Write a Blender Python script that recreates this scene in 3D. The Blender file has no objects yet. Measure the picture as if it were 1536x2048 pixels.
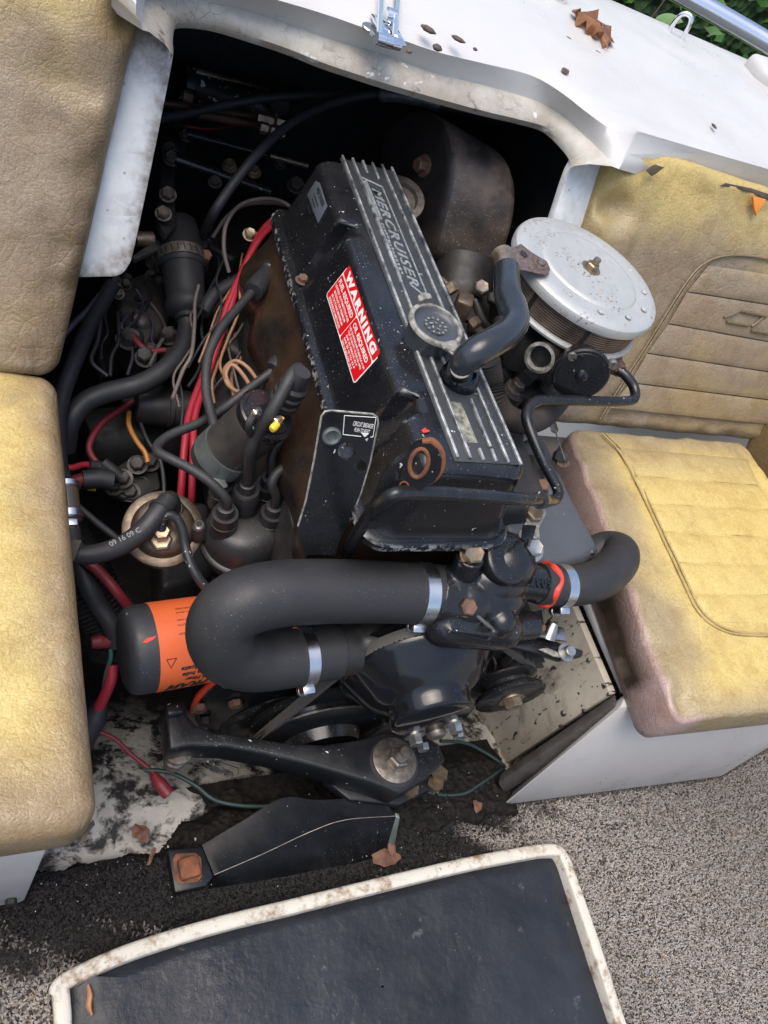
import bpy, bmesh, math, random
from mathutils import Vector, Matrix, noise
V = Vector
RND = random.Random(7)
sc = bpy.context.scene
C = sc.collection

# ------------------------------------------------------------------ camera
CAM_H = 1.0
FPX = 1500.0                                   # focal length for a 1536 px wide frame
AX = V((0.8927, -0.0168, -0.4505)); AY = V((-0.247, 0.817, -0.520))
AX.normalize(); AY = (AY - AX * AX.dot(AY)).normalized(); AZ = AX.cross(AY)
RW = Matrix((AX, AY, AZ))                      # camera vector -> world vector
cam = bpy.data.objects.new('camera', bpy.data.cameras.new('camera')); C.objects.link(cam)
cam.matrix_world = Matrix.Translation((0, 0, CAM_H)) @ RW.to_4x4()
cam.data.sensor_fit = 'HORIZONTAL'; cam.data.sensor_width = 36.0
cam.data.lens = 36.0 * FPX / 1536.0
cam.data.clip_start = 0.02; cam.data.clip_end = 400.0
sc.camera = cam

# ------------------------------------------------------------------ sky, sun, exposure
SUN_EL, SUN_AZ = math.radians(70), math.radians(250)     # azimuth measured from +Y, clockwise
w = bpy.data.worlds.new('World'); sc.world = w; w.use_nodes = True
nt = w.node_tree
sky = nt.nodes.new('ShaderNodeTexSky'); sky.sky_type = 'NISHITA'; sky.sun_disc = False
sky.sun_elevation = SUN_EL; sky.sun_rotation = SUN_AZ
sky.air_density = 1.0; sky.dust_density = 4.0; sky.ozone_density = 1.0
bg = nt.nodes['Background']; bg.inputs['Strength'].default_value = 0.15
nt.links.new(sky.outputs['Color'], bg.inputs['Color'])
sun = bpy.data.lights.new('sun', 'SUN'); sun.energy = 1.1; sun.angle = math.radians(50); sun.color = (1.0, 0.96, 0.9)
so = bpy.data.objects.new('sun', sun); C.objects.link(so)
so.location = (0, 0, 5)
sdir = V((math.sin(SUN_AZ) * math.cos(SUN_EL), math.cos(SUN_AZ) * math.cos(SUN_EL), math.sin(SUN_EL)))
so.rotation_euler = sdir.to_track_quat('Z', 'Y').to_euler()
vs = sc.view_settings; vs.view_transform = 'Standard'; vs.look = 'None'; vs.gamma = 1.0
vs.exposure = 0.78; vs.use_curve_mapping = False

# ------------------------------------------------------------------ helpers
def ray(px, py): return RW @ V(((px - 768) / FPX, -(py - 1024) / FPX, -1.0))
def P(px, py, z):                              # point of height z that the photo shows at a place
    d = ray(px, py); return V((0, 0, CAM_H)) + d * ((z - CAM_H) / d.z)
def Py(px, py, y): d = ray(px, py); return V((0, 0, CAM_H)) + d * (y / d.y)
def Px(px, py, x): d = ray(px, py); return V((0, 0, CAM_H)) + d * (x / d.x)
def Pl(px, py, p0, n):
    d = ray(px, py); o = V((0, 0, CAM_H)); return o + d * ((V(p0) - o).dot(n) / d.dot(n))
WL = {}
def wl(o): return WL.get(o.name, V((0, 0, 0))) if o else V((0, 0, 0))
def tag(o, label=None, cat=None, group=None, kind=None):
    if label: o['label'] = label
    if cat: o['category'] = cat
    if group: o['group'] = group
    if kind: o['kind'] = kind
    return o
def thing(name, label, cat, loc=(0, 0, 0), group=None):
    o = bpy.data.objects.new(name, None); C.objects.link(o); o.location = loc; o.empty_display_size = .05
    WL[o.name] = V(loc); return tag(o, label, cat, group)
def finish(bm, ang=38):
    bmesh.ops.recalc_face_normals(bm, faces=bm.faces)
    a = math.radians(ang)
    for e in bm.edges:
        if len(e.link_faces) == 2: e.smooth = e.calc_face_angle(3.2) < a
    for f in bm.faces: f.smooth = True
def obj(name, bm, mat, parent=None, ang=38, fin=True):
    if fin: finish(bm, ang)
    lo = V((1e9,) * 3); hi = V((-1e9,) * 3)
    for v in bm.verts:
        for i in range(3): lo[i] = min(lo[i], v.co[i]); hi[i] = max(hi[i], v.co[i])
    c = V(((lo.x + hi.x) / 2, (lo.y + hi.y) / 2, (lo.z + hi.z) / 2 if parent else lo.z))
    for v in bm.verts: v.co -= c
    me = bpy.data.meshes.new(name); bm.to_mesh(me); bm.free()
    for m in (mat if isinstance(mat, (list, tuple)) else [mat]): me.materials.append(m)
    o = bpy.data.objects.new(name, me); C.objects.link(o)
    WL[o.name] = c
    if parent: o.parent = parent
    o.location = c - wl(parent)
    return o
def NB(): return bmesh.new()
def merge(bm, t):
    me = bpy.data.meshes.new('t'); t.to_mesh(me); t.free(); bm.from_mesh(me); bpy.data.meshes.remove(me); return bm
def bevel(bm, off, seg=2, ang=30):
    bmesh.ops.recalc_face_normals(bm, faces=bm.faces)
    a = math.radians(ang)
    es = [e for e in bm.edges if len(e.link_faces) == 2 and e.calc_face_angle(0) > a]
    if es: bmesh.ops.bevel(bm, geom=es, offset=off, segments=seg, profile=.5, affect='EDGES', clamp_overlap=True)
    return bm
def frame(ax):
    ax = V(ax).normalized(); t = V((0, 0, 1)) if abs(ax.z) < .9 else V((0, 1, 0))
    u = t.cross(ax).normalized(); return ax, u, ax.cross(u)
def lathe(bm, p, ax, prof, n=28, sx=1.0, caps=True):
    ax, u, v = frame(ax); p = V(p); rings = []
    for t, r in prof:
        if r < 1e-6: rings.append([bm.verts.new(p + ax * t)])
        else: rings.append([bm.verts.new(p + ax * t + (u * math.cos(k * 6.283185 / n) * sx + v * math.sin(k * 6.283185 / n)) * r) for k in range(n)])
    for a, b in zip(rings, rings[1:]):
        if len(a) == 1 and len(b) == 1: continue
        for k in range(n):
            k2 = (k + 1) % n
            if len(a) == 1: bm.faces.new((a[0], b[k], b[k2]))
            elif len(b) == 1: bm.faces.new((a[k], a[k2], b[0]))
            else: bm.faces.new((a[k], a[k2], b[k2], b[k]))
    for rg in (rings[0], rings[-1]):
        if len(rg) > 1 and caps: bm.faces.new(rg)
    return bm
def crom(pts, sub=6, closed=False):
    pts = [V(p) for p in pts]; n = len(pts)
    if n < 3: return pts
    out = []
    rng = range(n) if closed else range(n - 1)
    for i in rng:
        if closed: p0, p1, p2, p3 = (pts[(i + k - 1) % n] for k in range(4))
        else:
            p1, p2 = pts[i], pts[i + 1]
            p0 = pts[i - 1] if i else p1 * 2 - p2
            p3 = pts[i + 2] if i + 2 < n else p2 * 2 - p1
        for k in range(sub):
            t = k / sub
            out.append(.5 * ((2 * p1) + (p2 - p0) * t + (2 * p0 - 5 * p1 + 4 * p2 - p3) * t * t + (3 * p1 - p0 - 3 * p2 + p3) * t ** 3))
    if not closed: out.append(pts[-1].copy())
    return out
def tube(bm, pts, r, n=10, sub=6, smooth=True, caps=True, flat=1.0, rfun=None):
    m = len(pts)
    rr = r if isinstance(r, (list, tuple)) else [r] * m
    if smooth and m > 2:
        q = crom(pts, sub); R = []
        for i in range(len(q)):
            t = i / sub; k = min(int(t), m - 2); f = t - k; R.append(rr[k] * (1 - f) + rr[k + 1] * f)
    else: q = [V(p) for p in pts]; R = list(rr)
    if rfun: R = [R[i] * rfun(i, len(q)) for i in range(len(q))]
    rings = []; u = None
    for i, p in enumerate(q):
        a = q[min(i + 1, len(q) - 1)] - q[max(i - 1, 0)]
        if a.length < 1e-9: a = V((0, 0, 1))
        a.normalize()
        if u is None: _, u, _ = frame(a)
        else:
            u = u - a * u.dot(a)
            if u.length < 1e-6: _, u, _ = frame(a)
            u.normalize()
        v = a.cross(u)
        rings.append([bm.verts.new(p + (u * math.cos(k * 6.283185 / n) + v * math.sin(k * 6.283185 / n) * flat) * R[i]) for k in range(n)])
    for a, b in zip(rings, rings[1:]):
        for k in range(n): bm.faces.new((a[k], a[(k + 1) % n], b[(k + 1) % n], b[k]))
    if caps: bm.faces.new(rings[0]); bm.faces.new(rings[-1])
    return bm
def prism(bm, outline, ext, bev=0, seg=2):
    t = NB(); ext = V(ext)
    a = [t.verts.new(V(p)) for p in outline]; b = [t.verts.new(V(p) + ext) for p in outline]
    t.faces.new(a); t.faces.new(b)
    for k in range(len(a)): t.faces.new((a[k], a[(k + 1) % len(a)], b[(k + 1) % len(a)], b[k]))
    if bev: bevel(t, bev, seg)
    return merge(bm, t)
def box(bm, c, size, X=(1, 0, 0), Y=(0, 1, 0), bev=0, seg=2):
    X = V(X).normalized(); Y = V(Y); Y = (Y - X * X.dot(Y)).normalized(); Z = X.cross(Y); c = V(c)
    sx, sy, sz = size
    o = [c + X * (a * sx / 2) + Y * (b * sy / 2) - Z * (sz / 2) for a, b in ((-1, -1), (1, -1), (1, 1), (-1, 1))]
    return prism(bm, o, Z * sz, bev, seg)
def loft(bm, rows, closed=False, cap=False):
    R = [[bm.verts.new(V(p)) for p in r] for r in rows]
    n = len(R[0])
    for a, b in zip(R, R[1:]):
        for k in range(n if closed else n - 1):
            try: bm.faces.new((a[k], a[(k + 1) % n], b[(k + 1) % n], b[k]))
            except ValueError: pass
    if cap: bm.faces.new(R[0]); bm.faces.new(R[-1])
    return bm
def hexa(bm, p, ax, r, h, wr=0, wh=.0012):     # hex head with washer and chamfered top
    ax = V(ax).normalized(); p = V(p)
    if wr: lathe(bm, p, ax, [(0, wr), (wh, wr), (wh, r * .8)], 20); p = p + ax * wh
    lathe(bm, p, ax, [(0, r), (h * .82, r), (h, r * .82), (h * .96, r * .6), (h * .96, 0)], 6)
    return bm
def bolt(parent, p, ax, r, mat, h=None, wr=0, name='bolt'):
    return obj(name, hexa(NB(), p, ax, r, h or r * 1.1, wr), mat, parent, 25)
def curve_mesh(cu):
    o = bpy.data.objects.new('tmp', cu); C.objects.link(o)
    dg = bpy.context.evaluated_depsgraph_get(); dg.update()
    me = bpy.data.meshes.new_from_object(o.evaluated_get(dg))
    bpy.data.objects.remove(o); bpy.data.curves.remove(cu)
    b = NB(); b.from_mesh(me); bpy.data.meshes.remove(me); return b
def text_bm(s, size=1.0, ext=0.0, shear=0.0, bold=0.0, align='LEFT', spacing=1.0, width=None):
    cu = bpy.data.curves.new('t', 'FONT'); cu.body = s; cu.size = size; cu.extrude = ext; cu.shear = shear
    cu.offset = bold; cu.align_x = align; cu.space_character = spacing; cu.resolution_u = 3
    b = curve_mesh(cu)
    if width and b.verts:
        xs = [v.co.x for v in b.verts]; w0 = max(xs) - min(xs); x0 = min(xs)
        for v in b.verts: v.co.x = (v.co.x - x0) * width / w0
    return b
def map_bm(b, fn):
    for v in b.verts: v.co = fn(v.co.copy())
    return b
def plane_map(o, right, up):
    right = V(right).normalized(); up = V(up); up = (up - right * right.dot(up)).normalized(); n = right.cross(up); o = V(o)
    return lambda c: o + right * c.x + up * c.y + n * c.z
def plate_bm(loops, ext):                      # flat 2D plate with holes, loops of (x, y)
    cu = bpy.data.curves.new('p', 'CURVE'); cu.dimensions = '2D'; cu.fill_mode = 'BOTH'; cu.extrude = ext
    for lp in loops:
        s = cu.splines.new('POLY'); s.points.add(len(lp) - 1); s.use_cyclic_u = True
        for i, (x, y) in enumerate(lp): s.points[i].co = (x, y, 0, 1)
    b = curve_mesh(cu); bmesh.ops.remove_doubles(b, verts=b.verts, dist=1e-6); return b
def circ(cx, cy, r, n=24, ry=None): return [(cx + r * math.cos(k * 6.28319 / n), cy + (ry or r) * math.sin(k * 6.28319 / n)) for k in range(n)]
def rrect(w, h, r, n=5):
    o = []
    for cx, cy, a0 in ((w / 2 - r, h / 2 - r, 0), (-w / 2 + r, h / 2 - r, 90), (-w / 2 + r, -h / 2 + r, 180), (w / 2 - r, -h / 2 + r, 270)):
        for k in range(n + 1):
            a = math.radians(a0 + 90 * k / n); o.append((cx + r * math.cos(a), cy + r * math.sin(a)))
    return o
def nz(p, s=1.0): return noise.noise(V(p) * s)
def sst(a, b, x): t = max(0, min(1, (x - a) / (b - a))); return t * t * (3 - 2 * t)

# ------------------------------------------------------------------ materials
def lin(r, g, b): return tuple(((c / 255) / 12.92 if c / 255 < .04045 else ((c / 255 + .055) / 1.055) ** 2.4) for c in (r, g, b)) + (1,)
class NT:
    def __init__(s, name):
        s.m = bpy.data.materials.new(name); s.m.use_nodes = True; s.t = s.m.node_tree; s.n = s.t.nodes
        s.b = s.n['Principled BSDF']; s.geo = s.n.new('ShaderNodeNewGeometry')
        s.pos = s.geo.outputs['Position']
    def link(s, a, b): s.t.links.new(a, b)
    def sock(s, i, v):
        if isinstance(v, bpy.types.NodeSocket): s.link(v, i)
        elif isinstance(v, (tuple, list)) and len(v) == 3 and i.type == 'RGBA': i.default_value = (*v, 1)
        else: i.default_value = v
    def noise(s, scale, detail=4, rough=.6, dist=0, vec=None, col=False):
        n = s.n.new('ShaderNodeTexNoise'); s.link(vec or s.pos, n.inputs['Vector'])
        n.inputs['Scale'].default_value = scale; n.inputs['Detail'].default_value = detail; n.inputs['Roughness'].default_value = rough; n.inputs['Distortion'].default_value = dist
        return n.outputs['Color' if col else 'Fac']
    def vor(s, scale, feat='F1', out='Distance', vec=None, rnd=1.0):
        n = s.n.new('ShaderNodeTexVoronoi'); s.link(vec or s.pos, n.inputs['Vector']); n.feature = feat
        n.inputs['Scale'].default_value = scale; n.inputs['Randomness'].default_value = rnd; return n.outputs[out]
    def ramp(s, fac, a, b, lo=0.0, hi=1.0):
        n = s.n.new('ShaderNodeMapRange'); s.link(fac, n.inputs[0]); n.clamp = True
        for i, v in zip((1, 2, 3, 4), (a, b, lo, hi)): n.inputs[i].default_value = v
        return n.outputs[0]
    def math(s, op, a, b=0.0, clamp=False):
        n = s.n.new('ShaderNodeMath'); n.operation = op; n.use_clamp = clamp; s.sock(n.inputs[0], a); s.sock(n.inputs[1], b); return n.outputs[0]
    def mix(s, fac, a, b, mode='MIX'):
        n = s.n.new('ShaderNodeMix'); n.data_type = 'RGBA'; n.blend_type = mode
        s.sock(n.inputs[0], fac); s.sock(n.inputs[6], a); s.sock(n.inputs[7], b); return n.outputs[2]
    def attr(s, name):
        n = s.n.new('ShaderNodeAttribute'); n.attribute_name = name; return n
    def sep(s, v):
        n = s.n.new('ShaderNodeSeparateXYZ'); s.link(v, n.inputs[0]); return n.outputs
    def mapping(s, scale):
        n = s.n.new('ShaderNodeMapping'); n.inputs['Scale'].default_value = scale; s.link(s.pos, n.inputs[0]); return n.outputs[0]
    def bump(s, h, strength=.3, dist=.001, prev=None):
        n = s.n.new('ShaderNodeBump'); n.inputs['Strength'].default_value = strength; n.inputs['Distance'].default_value = dist
        s.link(h, n.inputs['Height'])
        if prev: s.link(prev, n.inputs['Normal'])
        return n.outputs[0]
    def out(s, col=None, rough=None, metal=None, nrm=None, coat=0, spec=None):
        if col is not None: s.sock(s.b.inputs['Base Color'], col)
        if rough is not None: s.sock(s.b.inputs['Roughness'], rough)
        if metal is not None: s.sock(s.b.inputs['Metallic'], metal)
        if nrm is not None: s.link(nrm, s.b.inputs['Normal'])
        if coat: s.b.inputs['Coat Weight'].default_value = coat; s.b.inputs['Coat Roughness'].default_value = .12
        if spec is not None: s.b.inputs['Specular IOR Level'].default_value = spec
        return s.m
def paint(name, col, rough=.35, rv=.12, chips=None, dust=.0, dustcol=(.25, .25, .24), bump=.12, bs=260, col2=None, ms=25, rust=0, coat=0, edge=None, spec=None, metal=0, chipscale=38):
    m = NT(name); c = (*col, 1) if len(col) == 3 else col
    if col2: c = m.mix(m.ramp(m.noise(ms, 5, .65), .35, .65), c, (*col2[:3], 1))
    r = m.ramp(m.noise(40, 4), .3, .7, max(.03, rough - rv), min(1, rough + rv))
    if rust:
        f = m.ramp(m.noise(30, 7, .72, .4), .62 - rust * .25, .7 - rust * .2)
        rc = m.mix(m.noise(160, 3), (.16, .055, .025, 1), (.30, .13, .06, 1)); c = m.mix(f, c, rc)
        r = m.math('MAXIMUM', r, m.math('MULTIPLY', f, .8))
    if dust:
        d1 = m.ramp(m.noise(520, 2, .5), .675, .70); d2 = m.ramp(m.noise(22, 4, .6), .38, .75)
        up = m.ramp(m.sep(m.geo.outputs['Normal'])[2], -.1, .9)
        f = m.math('MULTIPLY', m.math('ADD', m.math('MULTIPLY', d1, m.ramp(m.noise(14, 3), .4, .62)), m.math('MULTIPLY', d2, .07)), m.math('MULTIPLY', up, dust), True)
        c = m.mix(f, c, (*dustcol, 1)); r = m.math('ADD', r, m.math('MULTIPLY', f, .4), True)
    if chips is not None:
        f1 = m.ramp(m.noise(chipscale * 3.6, 3, .5, .5), .70 - chips * .06, .715 - chips * .06)
        f2 = m.ramp(m.noise(chipscale, 5, .6), .48, .52)
        f = m.math('MULTIPLY', f1, f2)
        c = m.mix(f, c, (.52, .53, .5, 1))
    if edge is not None:                        # worn paint on sharp rims (pointiness)
        pe = m.ramp(m.geo.outputs['Pointiness'], .53, .59)
        f = m.math('MULTIPLY', pe, m.math('MULTIPLY', m.ramp(m.noise(110, 5, .65), .50, .56), m.ramp(m.noise(13, 3), .42, .55))); c = m.mix(f, c, (*edge, 1))
    h = m.noise(bs, 3, .6)
    n = m.bump(h, bump, .0008)
    return m.out(c, r, metal, n, coat, spec)
BLK = (.010, .0105, .012)
m_black = paint('engine black gloss paint', BLK, .18, .07, chips=-.2, dust=.75, bump=.1, bs=300)
m_cover = paint('valve cover black paint', (.0085, .009, .011), .20, .07, chips=-.1, dust=.8, bump=.1, bs=420, chipscale=60, edge=(.42, .42, .40))
m_satin = paint('black satin bracket paint', (.008, .0085, .010), .27, .08, chips=-.15, dust=.9, bump=.15, bs=200)
m_beam = paint('black mount paint', (.008, .009, .011), .36, .08, spec=.32,  chips=-.1, dust=.9, bump=.15, bs=160)
m_pulley = paint('glossy black pulley paint', (.006, .0065, .008), .12, .05, dust=.35, bump=.03, bs=60)
m_therm = paint('thermostat housing paint', (.009, .0095, .011), .20, .06, chips=-.3, dust=.55, bump=.22, bs=140)
m_dull = paint('dull oily black', (.013, .013, .014), .5, .15, dust=.6, bump=.3, bs=120, col2=(.03, .027, .024))
m_grime = paint('grimy casting', (.02, .019, .019), .55, .15, chips=-.3, dust=.9, bump=.5, bs=90, col2=(.05, .043, .037))
m_manif = paint('blue grey manifold', (.07, .078, .09), .42, .1, chips=-.2, dust=.6, bump=.25, bs=140)
m_elbowface = paint('black elbow face', (.012, .012, .013), .42, .12, dust=.8, dustcol=(.2, .15, .12), bump=.4, bs=120, col2=(.03, .024, .02))
m_elbow = paint('rusty black elbow', (.016, .016, .017), .45, .12, dust=6, dustcol=(.30, .215, .165), bump=.45, bs=130, col2=(.035, .028, .024))
m_head = paint('rust brown cylinder head', (.045, .025, .013), .34, .15, dust=.35, bump=.6, bs=60, col2=(.012, .010, .009), ms=16)
m_rubber = paint('dusty black rubber hose', (.026, .0265, .028), .50, .1, dust=.6, dustcol=(.24, .24, .24), bump=.15, bs=500, spec=.35)
m_hose = paint('matte black hose', (.02, .021, .024), .55, .1, dust=.4, bump=.12, bs=300)
m_wire = paint('spark lead rubber', (.022, .022, .023), .55, .1, dust=.5, bump=.08, bs=300)
m_cap = paint('distributor cap plastic', (.022, .022, .024), .42, .1, dust=.65, bump=.08, bs=200)
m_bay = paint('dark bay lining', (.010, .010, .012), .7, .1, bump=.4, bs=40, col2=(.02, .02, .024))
m_steel = paint('zinc plated steel', (.50, .50, .48), .35, .12, metal=1, bump=.25, bs=220, col2=(.38, .36, .33), ms=90)
m_chrome = paint('chrome', (.78, .80, .83), .08, .03, metal=1, bump=.02, bs=60)
m_clamp = paint('stainless clamp band', (.66, .67, .68), .28, .08, metal=1, bump=.06, bs=300)
m_oldsteel = paint('dull old steel', (.25, .235, .21), .5, .15, metal=.8, bump=.4, bs=200, col2=(.14, .11, .09), ms=120)
m_rustbolt = paint('rusty bolt', (.19, .10, .065), .7, .1, bump=.7, bs=300, col2=(.11, .07, .05), ms=150, metal=.2)
m_brass = paint('brownish zinc bolt', (.36, .30, .22), .42, .12, metal=.85, bump=.3, bs=200, col2=(.24, .17, .11), ms=120)
m_rust = paint('orange rust', (.24, .085, .035), .85, .08, bump=.8, bs=260, col2=(.09, .04, .022), ms=70)
m_orange = paint('orange filter band', (.62, .115, .03), .5, .08, dust=.35, dustcol=(.35, .2, .15), bump=.25, bs=500)
m_print = paint('black print', (.02, .016, .014), .6, .05)
m_filter = paint('black filter can', (.022, .024, .029), .5, .1, chips=-.3, dust=.7, bump=.35, bs=420)
m_red = paint('red cable sheath', (.36, .018, .035), .45, .1, dust=.35, bump=.1)
m_dkred = paint('dark red cable sheath', (.17, .014, .022), .5, .1, dust=.4, bump=.1)
m_sealant = paint('red sealant', (.62, .05, .025), .4, .1, bump=.4, bs=200)
m_green = paint('green wire sheath', (.02, .10, .075), .5, .1, dust=.2)
m_dkgreen = paint('dark green wire sheath', (.012, .03, .03), .5, .1, dust=.2)
m_tan = paint('tan wire sheath', (.30, .16, .09), .5, .1, dust=.2)
m_orwire = paint('orange wire sheath', (.42, .17, .03), .5, .1, dust=.2)
m_yellow = paint('yellow terminal', (.75, .50, .03), .5, .1, dust=.2)
m_greywire = paint('grey wire sheath', (.12, .10, .09), .55, .1, dust=.3)
m_purple = paint('dusky purple wire sheath', (.05, .04, .06), .55, .1, dust=.3)
m_copper = paint('stained copper pipe', (.16, .085, .05), .5, .12, metal=.6, bump=.3, bs=150, col2=(.08, .05, .035))
m_pump = paint('stained zinc fuel pump', (.20, .165, .12), .42, .12, metal=.7, dust=.3, bump=.35, bs=160, col2=(.085, .06, .042), ms=45)
m_tape = paint('silver tape', (.16, .17, .19), .4, .12, metal=.35, bump=.6, bs=110, col2=(.06, .06, .065), ms=60)
m_galv = paint('galvanised strap', (.25, .28, .27), .42, .12, metal=.7, bump=.25, bs=150, col2=(.17, .19, .18))
m_sticker_red = paint('sticker red', (.62, .006, .012), .35, .05, bump=.02)
m_sticker_white = paint('sticker white', (.80, .78, .74), .4, .05, bump=.02)
m_plate = paint('data plate', (.16, .185, .22), .35, .1, metal=.5, bump=.2, bs=200)
m_rib = paint('worn aluminium rib', (.50, .51, .50), .4, .1, metal=.35, bump=.2, bs=200, col2=(.06, .065, .07), ms=55)
m_rib2 = paint('aluminium lettering', (.40, .42, .42), .4, .1, metal=.4, bump=.1, col2=(.20, .22, .22), ms=220)
m_panel = paint('dusty rib panel', (.028, .031, .034), .5, .1, chips=-.15, dust=.7, bump=.3, bs=500)
m_decal = paint('worn pale decal', (.32, .32, .24), .55, .1, bump=.1, col2=(.05, .05, .05), ms=110)
m_capring = paint('worn cap rim', (.40, .385, .34), .5, .1, metal=.25, bump=.2, col2=(.12, .115, .10), ms=130)
m_capdish = paint('oil cap dish', (.05, .056, .066), .35, .1, dust=.7, bump=.25, bs=200)
m_belt = paint('worn fan belt', (.085, .080, .072), .65, .1, dust=.5, bump=.3, bs=200)
m_corr = paint('dusty corrugated tube', (.035, .029, .026), .65, .1, dust=.7, dustcol=(.2, .17, .14), bump=.3, bs=200)
m_mesh = paint('flame arrestor mesh', (.36, .28, .22), .45, .1, metal=.5, bump=.05, bs=500, col2=(.15, .11, .085), ms=30)
m_brk = paint('rust speckled bracket', (.21, .165, .15), .55, .1, metal=.45, bump=.5, bs=300, col2=(.10, .065, .055), ms=260)
m_foam = paint('orange foam', (.70, .24, .04), .9, .05, bump=.5, bs=300)
m_ply = paint('dark torn backing', (.05, .04, .03), .9, .05, bump=.6, bs=200, col2=(.11, .085, .06))
m_braid = paint('braided cable', (.09, .09, .095), .45, .1, metal=.4, bump=.6, bs=300, col2=(.02, .02, .022), ms=400)
m_glassy = paint('amber filter glass', (.10, .075, .055), .12, .05, bump=.02, coat=.5)

# silver flame arrestor lid with grit and rust spots
m = NT('silver hammered lid'); sp = m.vor(190, 'F1', 'Distance')
clus = m.ramp(m.noise(19, 3, .55), .53, .68)
spots = m.math('MULTIPLY', m.ramp(sp, .36, .22), clus)
col = m.mix(m.noise(18, 4), (.40, .41, .395, 1), (.50, .51, .49, 1))
col = m.mix(spots, col, m.mix(m.noise(90, 2), (.035, .03, .026, 1), (.30, .16, .07, 1)))
col = m.mix(m.math('MULTIPLY', m.ramp(m.noise(60, 5, .7), .60, .68), .55), col, (.36, .25, .14, 1))
m_lid = m.out(col, m.ramp(m.noise(90, 3), .3, .7, .38, .6), .35, m.bump(m.noise(420, 3), .35, .0008))

# white gelcoat
m = NT('white gelcoat')
col = m.mix(m.ramp(m.noise(5, 5, .6), .45, .75), (.545, .535, .51, 1), (.47, .46, .435, 1))
col = m.mix(m.math('MULTIPLY', m.ramp(m.noise(260, 3, .6), .70, .74), m.ramp(m.noise(12, 3), .45, .65)), col, (.20, .19, .17, 1))
col = m.mix(m.math('MULTIPLY', m.ramp(m.noise(3, 6, .7, 1.2, vec=m.mapping((1, 5, 1))), .58, .66), .14), col, (.35, .36, .36, 1))
m_gel = m.out(col, m.ramp(m.noise(14, 4), .3, .7, .25, .45), 0, m.bump(m.noise(30, 3), .06, .002))
# dirty cream lip round the opening
m = NT('dirty cream lip')
a = m.attr('grime').outputs['Fac']
f = m.math('ADD', m.ramp(m.noise(24, 7, .7), .30, .72), m.math('MULTIPLY', m.math('SUBTRACT', a, .5), 1.1), True)
col = m.mix(f, (.50, .485, .435, 1), m.mix(m.noise(50, 4), (.27, .24, .195, 1), (.38, .34, .285, 1)))
crk = m.ramp(m.vor(60, 'DISTANCE_TO_EDGE', 'Distance'), .012, .004)
col = m.mix(m.math('MULTIPLY', crk, m.ramp(m.noise(16, 3), .5, .62)), col, (.10, .085, .07, 1))
col = m.mix(m.math('MULTIPLY', m.ramp(m.noise(34, 8, .75, .6), .56, .62), m.ramp(a, .35, 1.0)), col, (.085, .075, .068, 1))
pe = m.math('MULTIPLY', m.ramp(m.noise(70, 6, .65), .60, .63), m.ramp(m.noise(10, 3), .52, .6)); col = m.mix(pe, col, (.72, .72, .70, 1))
m_lip = m.out(col, .55, 0, m.bump(m.noise(90, 6, .7), .5, .0015))
# side panel gelcoat, thin with stains
m = NT('stained white panel')
a = m.attr('grime').outputs['Fac']
col = m.mix(m.ramp(m.noise(9, 4), .4, .7), (.66, .68, .68, 1), (.56, .58, .58, 1))
f = m.math('ADD', m.math('MULTIPLY', m.ramp(m.noise(60, 6, .7), .35, .7), a), m.math('MULTIPLY', m.ramp(a, .55, 1.0), .5), True)
col = m.mix(f, col, m.mix(m.noise(80, 4), (.10, .085, .07, 1), (.30, .27, .23, 1)))
col = m.mix(m.ramp(m.vor(55, 'F1'), .11, .06), col, (.30, .30, .29, 1))
m_panelw = m.out(col, .4, 0, m.bump(m.noise(60, 4), .1, .001))
# bilge and dirty inner walls
m = NT('dirty shade-darkened bilge fibreglass')
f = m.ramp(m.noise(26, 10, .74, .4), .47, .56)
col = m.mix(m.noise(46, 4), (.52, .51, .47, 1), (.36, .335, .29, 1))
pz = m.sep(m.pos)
f = m.math('MAXIMUM', f, m.ramp(m.math('ADD', pz[1], m.math('MULTIPLY', m.noise(12, 6, .7), .22)), .47, .56))  # blackening aft paints the bay's shade over the mottled dirt
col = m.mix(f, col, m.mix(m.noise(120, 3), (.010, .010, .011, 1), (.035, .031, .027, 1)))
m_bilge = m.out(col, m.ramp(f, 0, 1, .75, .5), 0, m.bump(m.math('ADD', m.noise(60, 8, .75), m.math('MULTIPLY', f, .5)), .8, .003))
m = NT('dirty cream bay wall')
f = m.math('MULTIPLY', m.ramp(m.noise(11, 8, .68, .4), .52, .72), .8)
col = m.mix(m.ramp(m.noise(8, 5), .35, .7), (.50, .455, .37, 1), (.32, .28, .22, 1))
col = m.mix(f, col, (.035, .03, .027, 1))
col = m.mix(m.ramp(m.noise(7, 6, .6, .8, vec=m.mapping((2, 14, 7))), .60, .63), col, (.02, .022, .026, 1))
m_wall = m.out(col, .65, 0, m.bump(m.noise(70, 5), .35, .0015))
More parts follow.
